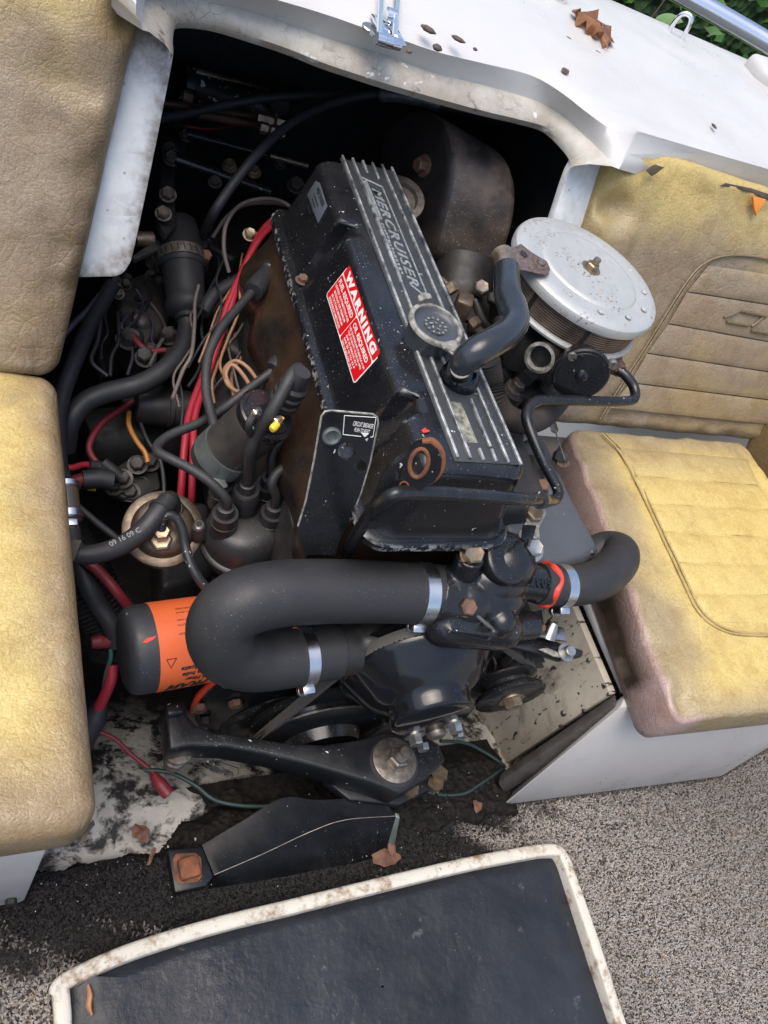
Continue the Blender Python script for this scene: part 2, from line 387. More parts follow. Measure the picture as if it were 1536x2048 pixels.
# leather from a wear colour attribute
def leather(name, sc_=1.0, bump=.55):
    m = NT(name); a = m.attr('Col').outputs['Color']
    wr = m.noise(48 * sc_, 7, .62, .35); fine = m.vor(330 * sc_, 'DISTANCE_TO_EDGE', 'Distance')
    crease = m.ramp(m.vor(120 * sc_, 'DISTANCE_TO_EDGE', 'Distance', vec=m.mix(.012, m.pos, m.noise(40, 4, col=True))), .0, .16)
    col = m.mix(m.ramp(m.noise(420, 3, .6), .35, .65), a, m.mix(1.0, a, (.80, .77, .72, 1), 'MULTIPLY'))
    col = m.mix(m.ramp(m.noise(30, 5, .7), .45, .62), col, m.mix(1.0, col, (.86, .82, .76, 1), 'MULTIPLY'))
    col = m.mix(m.math('MULTIPLY', m.ramp(crease, .30, .0), m.ramp(m.noise(14, 4), .4, .7, .08, .5)), col, m.mix(1.0, col, (.45, .40, .34, 1), 'MULTIPLY'))
    big = m.ramp(m.vor(42 * sc_, 'DISTANCE_TO_EDGE', 'Distance', vec=m.mix(.03, m.pos, m.noise(18, 5, col=True))), .0, .10)
    h = m.math('ADD', m.math('ADD', m.math('MULTIPLY', wr, .8), m.math('MULTIPLY', big, m.ramp(m.noise(7, 3), .35, .7, .1, .8))), m.math('ADD', m.math('MULTIPLY', crease, .30), m.math('MULTIPLY', m.ramp(fine, 0, .3), .26)))
    return m.out(col, m.ramp(m.noise(60, 4), .3, .7, .34, .52), 0, m.bump(h, bump, .0018), spec=.5)
m_leather = leather('worn vinyl upholstery', 1.0, .38)
m_leather_s = leather('worn smooth vinyl upholstery', 1.0, .34)
# carpet
m = NT('speckled marine carpet')
v1 = m.n.new('ShaderNodeTexVoronoi'); v1.inputs['Scale'].default_value = 290
wp = m.mix(.012, m.pos, m.noise(160, 3, col=True)); m.link(wp, v1.inputs['Vector'])
sel = m.sep(v1.outputs['Color'])[0]
col = m.mix(m.ramp(sel, .15, .95), (.10, .09, .08, 1), (.36, .335, .31, 1))
col = m.mix(m.ramp(m.sep(v1.outputs['Color'])[1], .72, .8), col, (.27, .225, .19, 1))
col = m.mix(m.ramp(v1.outputs['Distance'], .38, .75), col, (.06, .052, .047, 1))
px = m.sep(m.pos)
# oily stain soaked into the carpet below the engine
sx = m.math('SUBTRACT', px[0], .30); sx = m.math('MULTIPLY', m.math('MULTIPLY', sx, sx), 5.5)
sy = m.math('SUBTRACT', px[1], .21); sy = m.math('MULTIPLY', m.math('MULTIPLY', sy, sy), 55)
d = m.math('ADD', m.math('SQRT', m.math('ADD', sx, sy)), m.math('MULTIPLY', m.math('SUBTRACT', m.noise(16, 6, .7), .5), 1.0))
st = m.ramp(d, 1.12, .78)
col = m.mix(st, col, m.mix(m.noise(230, 3), (.006, .006, .007, 1), (.035, .032, .03, 1)))
lg = m.ramp(m.noise(3.5, 4), .3, .7, .72, 1.1); cm = m.n.new('ShaderNodeVectorMath'); cm.operation = 'SCALE'; m.link(col, cm.inputs[0]); m.link(lg, cm.inputs['Scale'])
hb = m.math('SUBTRACT', m.noise(420, 3, .6), m.ramp(v1.outputs['Distance'], .1, .6))
m_carpet = m.out(cm.outputs[0], m.ramp(st, 0, 1, .92, .55), 0, m.bump(hb, .9, .005), spec=.15)
# hatch cover
m = NT('dark padded hatch lining')
f = m.noise(5, 8, .68, .1)
col = m.mix(m.ramp(f, .35, .7), (.012, .014, .018, 1), (.028, .032, .041, 1))
col = m.mix(m.math('MULTIPLY', m.ramp(m.noise(34, 7, .7), .62, .72), .5), col, (.17, .18, .19, 1))
col = m.mix(m.math('MULTIPLY', m.ramp(m.noise(9, 6, .7), .70, .74), .6), col, (.15, .07, .04, 1))
col = m.mix(m.math('MULTIPLY', m.ramp(m.noise(300, 2), .74, .77), .5), col, (.4, .4, .4, 1))
h = m.math('ADD', m.math('MULTIPLY', m.noise(55, 8, .62, 0), .55), m.math('MULTIPLY', m.noise(6, 5, .55, .2), 1.8))
m_pad = m.out(col, m.ramp(m.noise(20, 4), .3, .7, .26, .46), 0, m.bump(h, .6, .005), spec=.3)
m = NT('scuffed cream rim')
f = m.ramp(m.noise(44, 7, .72), .50, .66)
col = m.mix(m.noise(20, 4), (.52, .49, .41, 1), (.62, .60, .53, 1)); col = m.mix(f, col, m.mix(m.noise(80, 3), (.16, .09, .045, 1), (.32, .22, .13, 1)))
col = m.mix(m.ramp(m.noise(110, 6, .7), .64, .68), col, (.05, .04, .03, 1))
m_rim = m.out(col, .6, 0, m.bump(m.noise(120, 5), .5, .0012))
# leaves and outside
def leafmat(name, c1, c2):
    m = NT(name); oi = m.n.new('ShaderNodeObjectInfo')
    col = m.mix(oi.outputs['Random'], c1, c2); col = m.mix(m.ramp(m.noise(60, 4), .4, .7), col, m.mix(1.0, col, (.7, .8, .6, 1), 'MULTIPLY'))
    m.b.inputs['Subsurface Weight'].default_value = 0.0
    m.b.inputs['Transmission Weight'].default_value = 0.0
    return m.out(col, .45, 0, m.bump(m.noise(90, 3), .2, .002))
m_leaf = leafmat('shrub leaf', (.045, .13, .03, 1), (.11, .24, .055, 1))
m_stem = paint('shrub stem', (.07, .05, .035), .8, .1, bump=.5)
m_dead = paint('dead brown leaf', (.32, .13, .055), .6, .1, bump=.4, bs=90, col2=(.42, .22, .11), ms=60)
m_dead2 = paint('dark dead leaf', (.10, .045, .03), .7, .1, bump=.4, bs=90, col2=(.17, .085, .05), ms=60)
m_seed = paint('brown seed husk', (.13, .09, .065), .7, .1, bump=.4, bs=300, col2=(.05, .04, .03), ms=200)
m_soil = paint('soil and leaf litter', (.035, .028, .02), .95, .03, bump=.9, bs=40, col2=(.05, .06, .025), ms=9)
m_crud = paint('oily crud', (.005, .005, .005), .7, .15, bump=1.0, bs=300, col2=(.016, .014, .012), ms=120, spec=.12)
m_white = paint('white paint flake', (.42, .41, .38), .7, .1, col2=(.2, .19, .17), ms=60)
m_gasket = paint('grey rubber gasket', (.085, .08, .075), .6, .1, dust=.4, bump=.4, bs=120, col2=(.045, .038, .034), ms=40)
m_hull = paint('outer hull white', (.6, .61, .61), .35, .1)
# ================================================================== setting: ground, carpet
b = NB(); bmesh.ops.create_grid(b, x_segments=8, y_segments=8, size=150)
for v in b.verts: v.co += V((0, 0, -1.15))
tag(obj('ground', b, m_soil), kind='structure')
b = NB()
edge = [(-.30, .21), (-.1, .2)] + [(.0 + .035 * i, .205 + .012 * nz((i * .9, 3, 1)) - .0006 * i) for i in range(20)] + [(.70, .20), (.72, .24), (.72, .72), (1.9, .72)]
b.faces.new([b.verts.new((x, y, 0)) for x, y in [(1.9, -1.6), (-1.2, -1.6), (-1.2, .72), (-.30, .72)][::1] + edge][::-1])
t = bmesh.ops.triangulate(b, faces=b.faces)
tag(obj('carpet', b, m_carpet), kind='structure')

# ================================================================== the boat
boat = thing('motor_boat', 'white fibreglass motor boat hull and deck around the open engine bay', 'boat', (.39, .6, -.6))
# bilge under the engine
b = NB(); nx, ny = 70, 90
g = []
for j in range(ny + 1):
    row = []
    for i in range(nx + 1):
        x = -.10 + .84 * i / nx; y = .17 + 1.16 * j / ny
        z = -.022 - .16 * sst(.24, .6, y) - .05 * sst(.25, 0, abs(x - .39)) * sst(.2, .35, y)
        z += .004 * nz((x * 14, y * 14, 0)) + .0025 * nz((x * 60, y * 60, 2))
        row.append((x, y, z))
    g.append(row)
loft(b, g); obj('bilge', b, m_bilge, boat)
def sheet(name, pts, mat, n=None):
    b = NB(); b.faces.new([b.verts.new(V(p)) for p in pts]); return obj(name, b, mat, boat)
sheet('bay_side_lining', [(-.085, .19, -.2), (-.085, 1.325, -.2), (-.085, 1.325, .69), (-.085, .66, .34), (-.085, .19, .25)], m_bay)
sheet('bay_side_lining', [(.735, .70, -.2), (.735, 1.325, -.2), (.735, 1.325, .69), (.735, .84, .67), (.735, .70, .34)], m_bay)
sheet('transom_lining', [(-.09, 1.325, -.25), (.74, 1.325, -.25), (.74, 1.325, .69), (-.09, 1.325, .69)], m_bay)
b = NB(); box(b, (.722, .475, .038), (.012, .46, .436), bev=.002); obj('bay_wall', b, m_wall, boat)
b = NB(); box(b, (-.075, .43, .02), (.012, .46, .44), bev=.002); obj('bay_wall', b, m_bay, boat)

# deck: rows follow the opening from its edge outwards
L0 = [(345, 110), (348, 60), (362, 44), (425, 50), (500, 72), (575, 97), (650, 127), (725, 152), (768, 166), (868, 195), (968, 222), (1043, 240), (1093, 255), (1128, 285), (1150, 314), (1148, 332)]
L1 = [(285, 60), (288, 20), (310, -15), (415, 5), (475, 15), (575, 47), (650, 75), (720, 95), (768, 109), (868, 145), (968, 170), (1068, 200), (1118, 225), (1168, 270), (1218, 318), (1238, 338)]
L2 = [(272, 30), (278, -20), (318, -52), (430, -35), (500, -15), (590, 10), (670, 35), (735, 58), (790, 75), (878, 105), (968, 127), (1060, 150), (1118, 182), (1178, 228), (1228, 262), (1272, 272)]
def rowpts(L, z): return [P(x, y, z) for x, y in L]
r0, r1, r2 = rowpts(L0, .650), rowpts(L1, .668), rowpts(L2, .694)
r3 = [P(x + (4 if 3 < i < 13 else 0), y - 20, .700) for i, (x, y) in enumerate(L2)]
r3[-1] = P(1281, 264, .70); r3[-2] = P(1240, 246, .70)
S = 5
q0, q1, q2, q3 = (crom(r, S) for r in (r0, r1, r2, r3))
qa = [p + (p - V((.39, .6, .6))).normalized() * .0 + V((0, .006, -.009)) for p in q0]
qb = [p.lerp(q, .30) + V((0, 0, .004)) for p, q in zip(q0, q1)]
qm = [p.lerp(q, .8) + V((0, 0, .003)) for p, q in zip(q0, q1)]
b = NB(); loft(b, [qa, q0, qb, qm, q1])
gl = b.verts.layers.float.new('grime')
n_ = len(q0)
b.verts.ensure_lookup_table()
for k, v in enumerate(b.verts):
    i = k % n_ / n_; row = k // n_
    v[gl] = [.95, .85, .62, .50, .38][row] - .25 * sst(.6, .95, i) + .35 * sst(.25, .05, i)
obj('opening_lip', b, m_lip, boat, 60)
b = NB()
qc = [p.lerp(q, .4) + V((0, 0, .002)) for p, q in zip(q1, q2)]
left = [V((-.5, .93, .70)), V((-.3, .93, .70)), V((-.1, .92, .70)), V((.04, .90, .70))]
right = [P(1400, 299, .70), P(1536, 338, .70), V((1.3, .86, .70)), V((1.62, .87, .70))]
dn = lambda p: p + V((0, .004, -.03))
rows = [[dn(dn(p)) for p in left] + q1 + [dn(dn(p)) for p in right], [dn(p) for p in left] + qc + [dn(p) for p in right],
        [p + V((0, .0005, -.006)) for p in left] + q2 + [p + V((0, .0005, -.006)) for p in right], left + q3 + right]
last = rows[-1]; N = len(last)
aft = []
for i, p in enumerate(last):
    x = -.55 + 2.2 * i / (N - 1)
    x = .5 * x + .5 * p.x
    aft.append(V((x, 1.335 - .02 * abs(x - .4), .712)))
for t in (.06, .2, .4, .6, .8, .93, 1.0): rows.append([p.lerp(q, t) + V((0, 0, .012 * math.sin(t * 3.1416))) for p, q in zip(last, aft)])
rows.append([p + V((0, .018, -.012)) for p in aft]); rows.append([p + V((0, .026, -.05)) for p in aft]); rows.append([p + V((0, .05, -.9)) for p in aft])
loft(b, rows); obj('deck', b, m_gel, boat, 50)
# raised moulding at the far corner and the outer hull sides
b = NB(); prism(b, [P(1478, 138, .705), P(1500, 170, .705), V((1.42, .90, .705)), V((1.75, .90, .705)), V((1.75, 1.38, .705))], (0, 0, .035), .012, 3); obj('gunwale', b, m_gel, boat, 50)
b = NB()
for sx in (-.62, 1.74): box(b, (sx, .2, -.05), (.03, 2.9, 1.5), bev=.01)
box(b, (.56, -1.7, -.1), (2.36, .03, 1.3), bev=.01); box(b, (.56, .3, -.83), (2.36, 3.2, .04), bev=.01)
obj('hull', b, m_hull, boat)
# white side posts of the opening, parallel to the backrests
BN = V((0, -.31, .17)).normalized()            # backrest plane normal (towards the bow, up)
B0 = V((0, .64, .36))
def onback(px, py, off=0.0): return Pl(px, py, B0 + BN * off, BN)
def post(pts, off, gfun):
    b = NB(); o = crom([onback(x, y, off) for x, y in pts], 4, True)
    t = NB(); fr = t.faces.new([t.verts.new(p) for p in o])
    ex = bmesh.ops.extrude_face_region(t, geom=[fr]); vs_ = [e for e in ex['geom'] if isinstance(e, bmesh.types.BMVert)]
    for v in vs_: v.co -= BN * .014
    bevel(t, .003, 2); bmesh.ops.triangulate(t, faces=[f for f in t.faces if len(f.verts) > 4]); merge(b, t)
    bmesh.ops.subdivide_edges(b, edges=[e for e in b.edges if e.calc_length() > .02], cuts=2)
    gl = b.verts.layers.float.new('grime')
    for v in b.verts: v[gl] = gfun(v.co)
    return obj('opening_post', b, m_panelw, boat)
inner_l = [onback(x, y, -.03) for x, y in ((347, 110), (330, 200), (300, 350), (268, 500), (235, 552), (150, 550))]
def gl_left(p):
    d = min((p - a).length if (a - c).length < 1e-6 else (p - (a + (c - a) * max(0, min(1, (p - a).dot(c - a) / (c - a).length_squared)))).length for a, c in zip(inner_l, inner_l[1:]))
    return max(.85 * sst(.026, .002, d), .95 * sst(.575, .645, p.z)) + .08
post([(255, 70), (283, 40), (318, 60), (344, 85), (346, 115), (330, 200), (300, 350), (268, 500), (257, 532), (238, 551), (200, 554), (120, 553), (110, 530), (190, 300)], -.03, gl_left)
post([(1150, 318), (1200, 308), (1262, 300), (1255, 380), (1200, 480), (1140, 640), (1040, 700), (1000, 690), (1060, 570), (1108, 430)], -.03, lambda p: .30 * sst(.78, .66, p.x) + .1)

# seat bases
def seat_base(bot, top, z1):
    b = NB(); loft(b, [[V((x, y, .002)) for x, y in bot], [V((x, y, z1)) for x, y in top]], True, True); bevel(b, .006, 2)
    return obj('seat_base', b, m_gel, boat)
b = NB(); loft(b, [[V((x, y, .002)) for x, y in ((.667, .180), (1.12, .158), (1.32, .20), (1.6, .30), (1.6, .33), (1.30, .225), (1.11, .182), (.700, .200))],
              [V((x, y, .266)) for x, y in ((.712, .222), (1.14, .198), (1.34, .235), (1.6, .33), (1.6, .36), (1.32, .26), (1.13, .222), (.735, .242))]], True, True); bevel(b, .005, 2); obj('seat_base', b, m_gel, boat)
b = NB(); box(b, (1.17, .47, .255), (.86, .45, .012), bev=.003); obj('seat_board', b, m_gel, boat)
seat_base([(.027, .176), (-.06, .70), (-.6, .70), (-.6, .20)], [(.048, .19), (-.06, .70), (-.6, .70), (-.6, .215)], .262)
b = NB(); hexa(b, Py(22, 1800, .1768), (0, -1, .1), .006, .005); obj('screw', b, m_dull, boat)
# gasket strip behind the right base edge
b = NB(); o0, o1 = P(992, 1572, .012), P(1222, 1415, .245)
ax = (o1 - o0).normalized(); prism(b, [o0 + V((-.004, .0, .012)), o0 + V((.018, -.012, -.012)), o0 + V((.024, .0, -.012)), o0 + V((.004, .014, .014))], o1 - o0, .003); obj('gasket', b, m_gasket, boat)
# inner side lining beyond the right seat
b = NB(); prism(b, [V((1.19, .62, .30)), V((1.30, .25, .30)), V((1.30, .25, .68)), V((1.215, .86, .68))], (.03, 0.02, 0), .004)
cl = b.verts.layers.float_color.new('Col')
for v in b.verts: v[cl] = (.23, .16, .075, 1)
obj('side_lining', b, m_leather, boat)

# deck fittings
lt = m_chrome
latch = obj('latch', box(NB(), P(776, 60, .704), (.030, .055, .003), bev=.001), lt, boat)
b = NB()
for pa, pb in (((759, 70), (764, -60)), ((790, 76), (797, -55))): tube(b, [P(*pa, .712), P(*pb, .716)], .0034, 8, smooth=False)
obj('lever_bar', b, lt, latch)
b = NB(); p0, p1 = P(752, 76, .709), P(800, 90, .709); lathe(b, p0, p1 - p0, [(0, .0), (0, .0062), (.010, .0066), (.0104, .0058), (.0108, .0066), (.019, .0066), (.0194, .0058), (.0198, .0066), ((p1 - p0).length, .006), ((p1 - p0).length, 0)], 20); obj('hinge_barrel', b, lt, latch, 50)
b = NB(); lathe(b, P(772, 30, .710), V((1, -.1, 0)), [(0, .0045), (0, .0085), (.011, .0085), (.011, .0045)], 20); obj('roller', b, lt, latch)
b = NB(); lathe(b, P(738, 58, .696), (0, -.12, 1), [(0, 0), (0, .009), (.002, .009), (.0032, .0075), (.0032, 0)], 20, 1.0); obj('screw', b, m_steel, latch)
b = NB(); prism(b, [P(722, 52, .694), P(735, 45, .694), P(762, 60, .694), P(760, 84, .694), P(745, 76, .694)], (0, 0, .004), .0015); obj('mounting_ear', b, lt, latch)
ey = P(1336, 66, .712); e2 = P(1360, 82, .712)
up = V((0, 0, 1)); mid = (ey + e2) / 2
b = NB(); tube(b, [ey - up * .02, ey + up * .022, mid + up * .036 + (ey - mid) * .5, mid + up * .036 + (e2 - mid) * .6, e2 + up * .018, e2 - up * .02], .0042, 10); obj('tow_eye', b, lt, boat)
rl = [V((.95, 1.80, .70)), P(1385, 0, .70), P(1545, 92, .70), V((1.72, 1.46, .70))]
b = NB(); tube(b, rl, .021, 14, 8); rail = obj('stern_rail', b, lt, boat)
for q in (rl[0], rl[3]):
    b = NB(); tube(b, [q, q + V((.0, -.12, -.2)), V((q.x, 1.37, .35))], .014, 10); obj('rail_post', b, lt, rail)
b = NB(); c0 = P(1104, 2, .712); lathe(b, c0, (0, 0, 1), [(0, 0), (0, .020), (.006, .021), (.02, .019), (.024, .012), (.024, 0)], 24); obj('vent_cap', b, lt, boat)
c1 = P(1130, 143, .705); b = NB(); lathe(b, c1, (0, .05, 1), [(0, 0), (0, .006), (.003, .005), (.003, .0)], 8); obj('screw', b, m_rustbolt, boat)
for k, (x, y) in enumerate([(1188, 400)]):
    b = NB(); lathe(b, onback(x, y, -.029), BN, [(0, 0), (0, .003), (.0012, .002), (.0012, 0)], 8); obj('screw', b, m_dull, boat)

# ================================================================== cushions
BR = V((.27, .20, .115)); YE = V((.64, .50, .185)); PK = V((.42, .31, .285)); GB = V((.29, .245, .185)); DK = V((.05, .034, .022))
def rring(a, bb, r, n, d):
    a2, b2 = a - d, bb - d; r = max(min(r - d * .6, a2, b2), .0005); per = []
    pts = []
    m = n // 4
    for q in range(4):
        sx, sy = ((1, 1), (-1, 1), (-1, -1), (1, -1))[q]; cx, cy = sx * (a2 - r), sy * (b2 - r)
        nx_, ny_ = ((-1, 1), (-1, -1), (1, -1), (1, 1))[q]
        ca = int(m * .3)
        for k in range(ca):
            an = math.radians(q * 90 + 90 * k / ca); pts.append((cx + r * math.cos(an), cy + r * math.sin(an)))
        e0 = (cx + r * math.cos(math.radians(q * 90 + 90)), cy + r * math.sin(math.radians(q * 90 + 90)))
        q2 = (q + 1) % 4; sx2, sy2 = ((1, 1), (-1, 1), (-1, -1), (1, -1))[q2]
        e1 = (sx2 * (a2 - r) + r * math.cos(math.radians(q2 * 90)), sy2 * (b2 - r) + r * math.sin(math.radians(q2 * 90)))
        for k in range(m - ca):
            f = k / (m - ca); pts.append((e0[0] + (e1[0] - e0[0]) * f, e0[1] + (e1[1] - e0[1]) * f))
    return pts
def cushion(name, label, cat, cs, T, nrm, roll, rc, puff, colf, wrinkle=.0015, mat=None, group=None, dents=()):
    # cs: base corners FL, FR, BR, BL (seen from above); nrm: thickness direction
    FL, FR, BRr, BL = (V(c) for c in cs); nrm = V(nrm).normalized()
    a = ((FR - FL).length + (BRr - BL).length) / 4; bb = ((BL - FL).length + (BRr - FR).length) / 4
    def mp(u, v):
        s, t = (u / a + 1) / 2, (v / bb + 1) / 2
        return FL * (1 - s) * (1 - t) + FR * s * (1 - t) + BRr * s * t + BL * (1 - s) * t
    prof = [(.010, 0), (.004, .004), (0.0, T * .25), (-.003, T * .5)]
    for k in range(13):
        an = k / 12 * math.pi / 2; prof.append((roll * (1 - math.cos(an)) - .003 * (1 - k / 12), T - roll + roll * math.sin(an)))
    lim = min(a, bb)
    steps = 34
    for k in range(1, steps + 1):
        d = roll + (lim * .995 - roll) * k / steps; prof.append((d, T + puff * math.sin(min(1, k / steps * 1.6) * 1.5708)))
    n = 260; rows = []; info = []
    for d, h in prof:
        row = []
        for (u, v) in rring(a, bb, rc, n, d):
            p = mp(u, v); hh = h
            s, t = (u / a + 1) / 2, (v / bb + 1) / 2
            for (ds, dt, rs, rt, dep) in dents:
                hh -= dep * math.exp(-((s - ds) / rs) ** 2 - ((t - dt) / rt) ** 2) * (h / T)
            w_ = wrinkle * (nz(p * 22) + .6 * nz(p * 55)) * (1 + 2.5 * sst(.06, .0, min(a - abs(u), bb - abs(v))))
            q = p + nrm * (hh + (w_ if h > .004 else 0)); row.append(q); info.append((u, v, s, t, h))
        rows.append(row)
    b = NB(); loft(b, rows, True, True)
    cl = b.verts.layers.float_color.new('Col'); b.verts.ensure_lookup_table()
    for v, (u, vv, s, t, h) in zip(b.verts, info):
        c = colf(v.co, s, t, h / T); v[cl] = (c.x, c.y, c.z, 1)
    bmesh.ops.triangulate(b, faces=[f for f in b.faces if len(f.verts) > 4])
    root = thing(name, label, cat, (FL + BRr) / 2, group)
    o = obj('cover', b, mat or m_leather, root, 70)
    return root, mp, T + puff, nrm
def mixc(a, b, t): t = max(0, min(1, t)); return a * (1 - t) + b * t
def n2(p, s=9, o=0): return .5 + .5 * max(-1, min(1, 1.5 * (nz((p.x * s + o, p.y * s, p.z * s)) + .5 * nz((p.x * s * 2.7 + o, p.y * s * 2.7, p.z * s * 2.7)))))
# left seat
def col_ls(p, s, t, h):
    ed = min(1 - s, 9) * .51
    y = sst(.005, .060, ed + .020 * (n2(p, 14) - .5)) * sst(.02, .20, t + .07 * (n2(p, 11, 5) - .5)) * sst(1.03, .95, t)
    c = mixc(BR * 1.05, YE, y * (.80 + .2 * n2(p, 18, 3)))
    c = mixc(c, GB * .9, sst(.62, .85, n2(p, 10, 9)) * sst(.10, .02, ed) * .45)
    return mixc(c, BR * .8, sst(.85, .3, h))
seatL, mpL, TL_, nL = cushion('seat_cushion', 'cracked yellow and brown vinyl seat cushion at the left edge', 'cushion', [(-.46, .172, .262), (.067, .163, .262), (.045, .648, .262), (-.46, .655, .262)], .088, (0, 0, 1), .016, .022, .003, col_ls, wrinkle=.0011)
# right seat
def col_rs(p, s, t, h):
    y = sst(.03, .22, s + .10 * (n2(p, 12) - .5)) * sst(1.0, .86, t + .05 * (n2(p, 13, 2) - .5)) * sst(-.02, .10, t)
    c = mixc(V((.36, .29, .17)), YE, y * (.88 + .12 * n2(p, 15, 4)))
    c = mixc(c, V((.36, .29, .17)), .30 * sst(.60, .95, n2(p, 12, 8)) * sst(.5, .2, s))
    if s < .10:                                 # side panel: pinkish brown with a long oily stain
        side = sst(.985, .955, h)
        sc_ = mixc(PK * .85, PK * 1.25, n2(p, 8, 1))
        stn = sst(.10, .16, t) * sst(.62, .50, t + .06 * n2(p, 40)) * sst(.20, .36, h + .12 * t + .12 * (n2(p, 30) - .5)) * sst(.85, .66, h + .12 * t)
        sc_ = mixc(sc_, DK * 1.2, min(1, stn * 1.5))
        sc_ = mixc(sc_, V((.42, .22, .12)), sst(.030, .012, abs(t - .035)) * sst(.5, .62, h) * sst(.95, .8, h) * .55)
        c = mixc(c, sc_, side)
    return c
seatR, mpR, TR_, nR = cushion('seat_cushion', 'yellow pleated vinyl seat cushion at the right with a brown stained side', 'cushion', [(.716, .176, .262), (1.16, .16, .262), (1.165, .632, .262), (.770, .632, .262)], .088, (0, 0, 1), .010, .022, .003, col_rs, mat=m_leather_s, dents=((.04, .03, .03, .05, .012),))
# right back
tb = .07
def bc(x, z): return V((x, .64 + (z - .36) * .17 / .31, z)) - BN * tb
def col_rb(p, s, t, h):
    y = .9 * sst(.66, 1.0, t + .12 * (n2(p, 9) - .5)) + .30 * sst(.25, .06, s) * sst(.25, .6, t) * n2(p, 11, 3) + .14 * sst(.5, .9, n2(p, 8, 6))
    return mixc(mixc(BR * .95, GB * .85, n2(p, 6, 2)), YE * .86, y)
backR, mpBR, tBR, nBR = cushion('backrest_cushion', 'torn tan vinyl backrest with horizontal pleats behind the air cleaner', 'cushion', [bc(.700, .352), bc(1.235, .352), bc(1.225, .688), bc(.708, .690)], tb - .004, BN, .018, .026, .004, col_rb, dents=((.05, .80, .05, .05, .022), (.02, .62, .03, .10, .012), (.11, .66, .02, .10, -.006)), wrinkle=.002)
def col_lb(p, s, t, h):
    y = .95 * sst(.76, .95, t + .10 * (n2(p, 9) - .5)) + .40 * sst(.58, .85, n2(p, 7, 6)) * sst(.4, .9, t)
    c = mixc(mixc(BR * 1.2, GB * 1.1, n2(p, 6, 2)), YE * .92, y)
    return mixc(c, BR * .6, .6 * sst(.90, .99, s + .02 * n2(p, 20)) + .4 * sst(.6, .8, n2(p, 12, 4)) * sst(.8, .95, s))
backL, mpBL, tBL, nBL = cushion('backrest_cushion', 'brown creased vinyl backrest filling the upper left corner', 'cushion', [bc(-.50, .352), bc(.046, .352), bc(.112, .715), bc(-.50, .735)], tb - .002, BN, .016, .022, .002, col_lb, wrinkle=.0018, dents=((.985, .86, .02, .04, .02), (.9, .7, .08, .03, .004)))

# pleats and piping of the right seat and right back
def pleats(root, fn, lines, colf, hpad):
    # lines: list of ((x0,y0),(x1,y1)) in surface points from fn; pads fill the space between neighbours
    for (a0, a1), (b0, b1) in zip(lines, lines[1:]):
        A0, A1, B0_, B1 = fn(*a0), fn(*a1), fn(*b0), fn(*b1)
        nrm = (A1 - A0).cross(B0_ - A0).normalized()
        if nrm.z < 0: nrm.negate()
        b = NB(); nu, nv = 40, 12; g = []; inf = []
        for j in range(nv + 1):
            t = j / nv; row = []
            for i in range(nu + 1):
                s = i / nu
                p = (A0.lerp(A1, s)).lerp(B0_.lerp(B1, s), .02 + .96 * t)
                e = math.sin(math.pi * t) ** .45 * sst(0, .03, s) * sst(1, .97, s)
                p = p + nrm * (-.0015 + hpad * e + .0012 * nz(p * 45) * e)
                row.append(p)
            g.append(row)
        loft(b, g)
        cl = b.verts.layers.float_color.new('Col')
        for v in b.verts:
            c = colf(v.co); v[cl] = (c.x, c.y, c.z, 1)
        obj('pleat', b, m_leather_s, root, 80)
zs = .3545
fs = lambda x, y: P(x, y, zs)
seat_lines = [((1236, 893), (1495, 916)), ((1262, 950), (1520, 970)), ((1298, 1006), (1552, 1019)), ((1328, 1062), (1582, 1076)), ((1360, 1124), (1614, 1131)), ((1390, 1187), (1650, 1190)), ((1420, 1243), (1690, 1250))]
pleats(seatR, fs, seat_lines, lambda p: mixc(GB, YE, .35 + .62 * sst(.62, .50, p.y) + .12 * (n2(p, 12, 4) - .5)), .0034)
fb = lambda x, y: onback(x, y, .0045)
back_lines = [((1420, 530), (1700, 572)), ((1376, 584), (1680, 632)), ((1338, 648), (1660, 706)), ((1296, 707), (1640, 760)), ((1262, 766), (1600, 808)), ((1218, 817), (1560, 852))]
def col_bp(p): return mixc(mixc(BR * 1.0, GB * .95, n2(p, 6, 2)), YE * .8, .16 * sst(.45, .9, n2(p, 9, 6)) + .5 * sst(.55, .63, p.z) * n2(p, 20, 1))
pleats(backR, fb, back_lines, col_bp, .0026)
def piping(root, pts, fn, r, colr):
    for off in (0, 1):
        b = NB(); q = crom([fn(*p) for p in pts], 8); c0 = sum(q, V()) / len(q)
        if off:
            ctr = fn(*pts[len(pts) // 2]); q = [p + (V((1.0, .25, 0)).normalized() * .008) for p in q]
        tube(b, q, r, 8, smooth=False)
        cl = b.verts.layers.float_color.new('Col')
        for v in b.verts: v[cl] = (*colr, 1)
        obj('piping', b, m_leather_s, root, 80)
piping(seatR, [(1205, 868), (1240, 905), (1275, 970), (1320, 1065), (1360, 1150), (1385, 1205), (1412, 1240), (1450, 1262), (1500, 1270), (1600, 1272)], fs, .0016, (.45, .35, .15))
piping(backR, [(1560, 522), (1500, 512), (1450, 512), (1412, 525), (1380, 555), (1340, 615), (1290, 695), (1245, 765), (1200, 838)], lambda x, y: onback(x, y, .004), .0016, (.22, .175, .11))
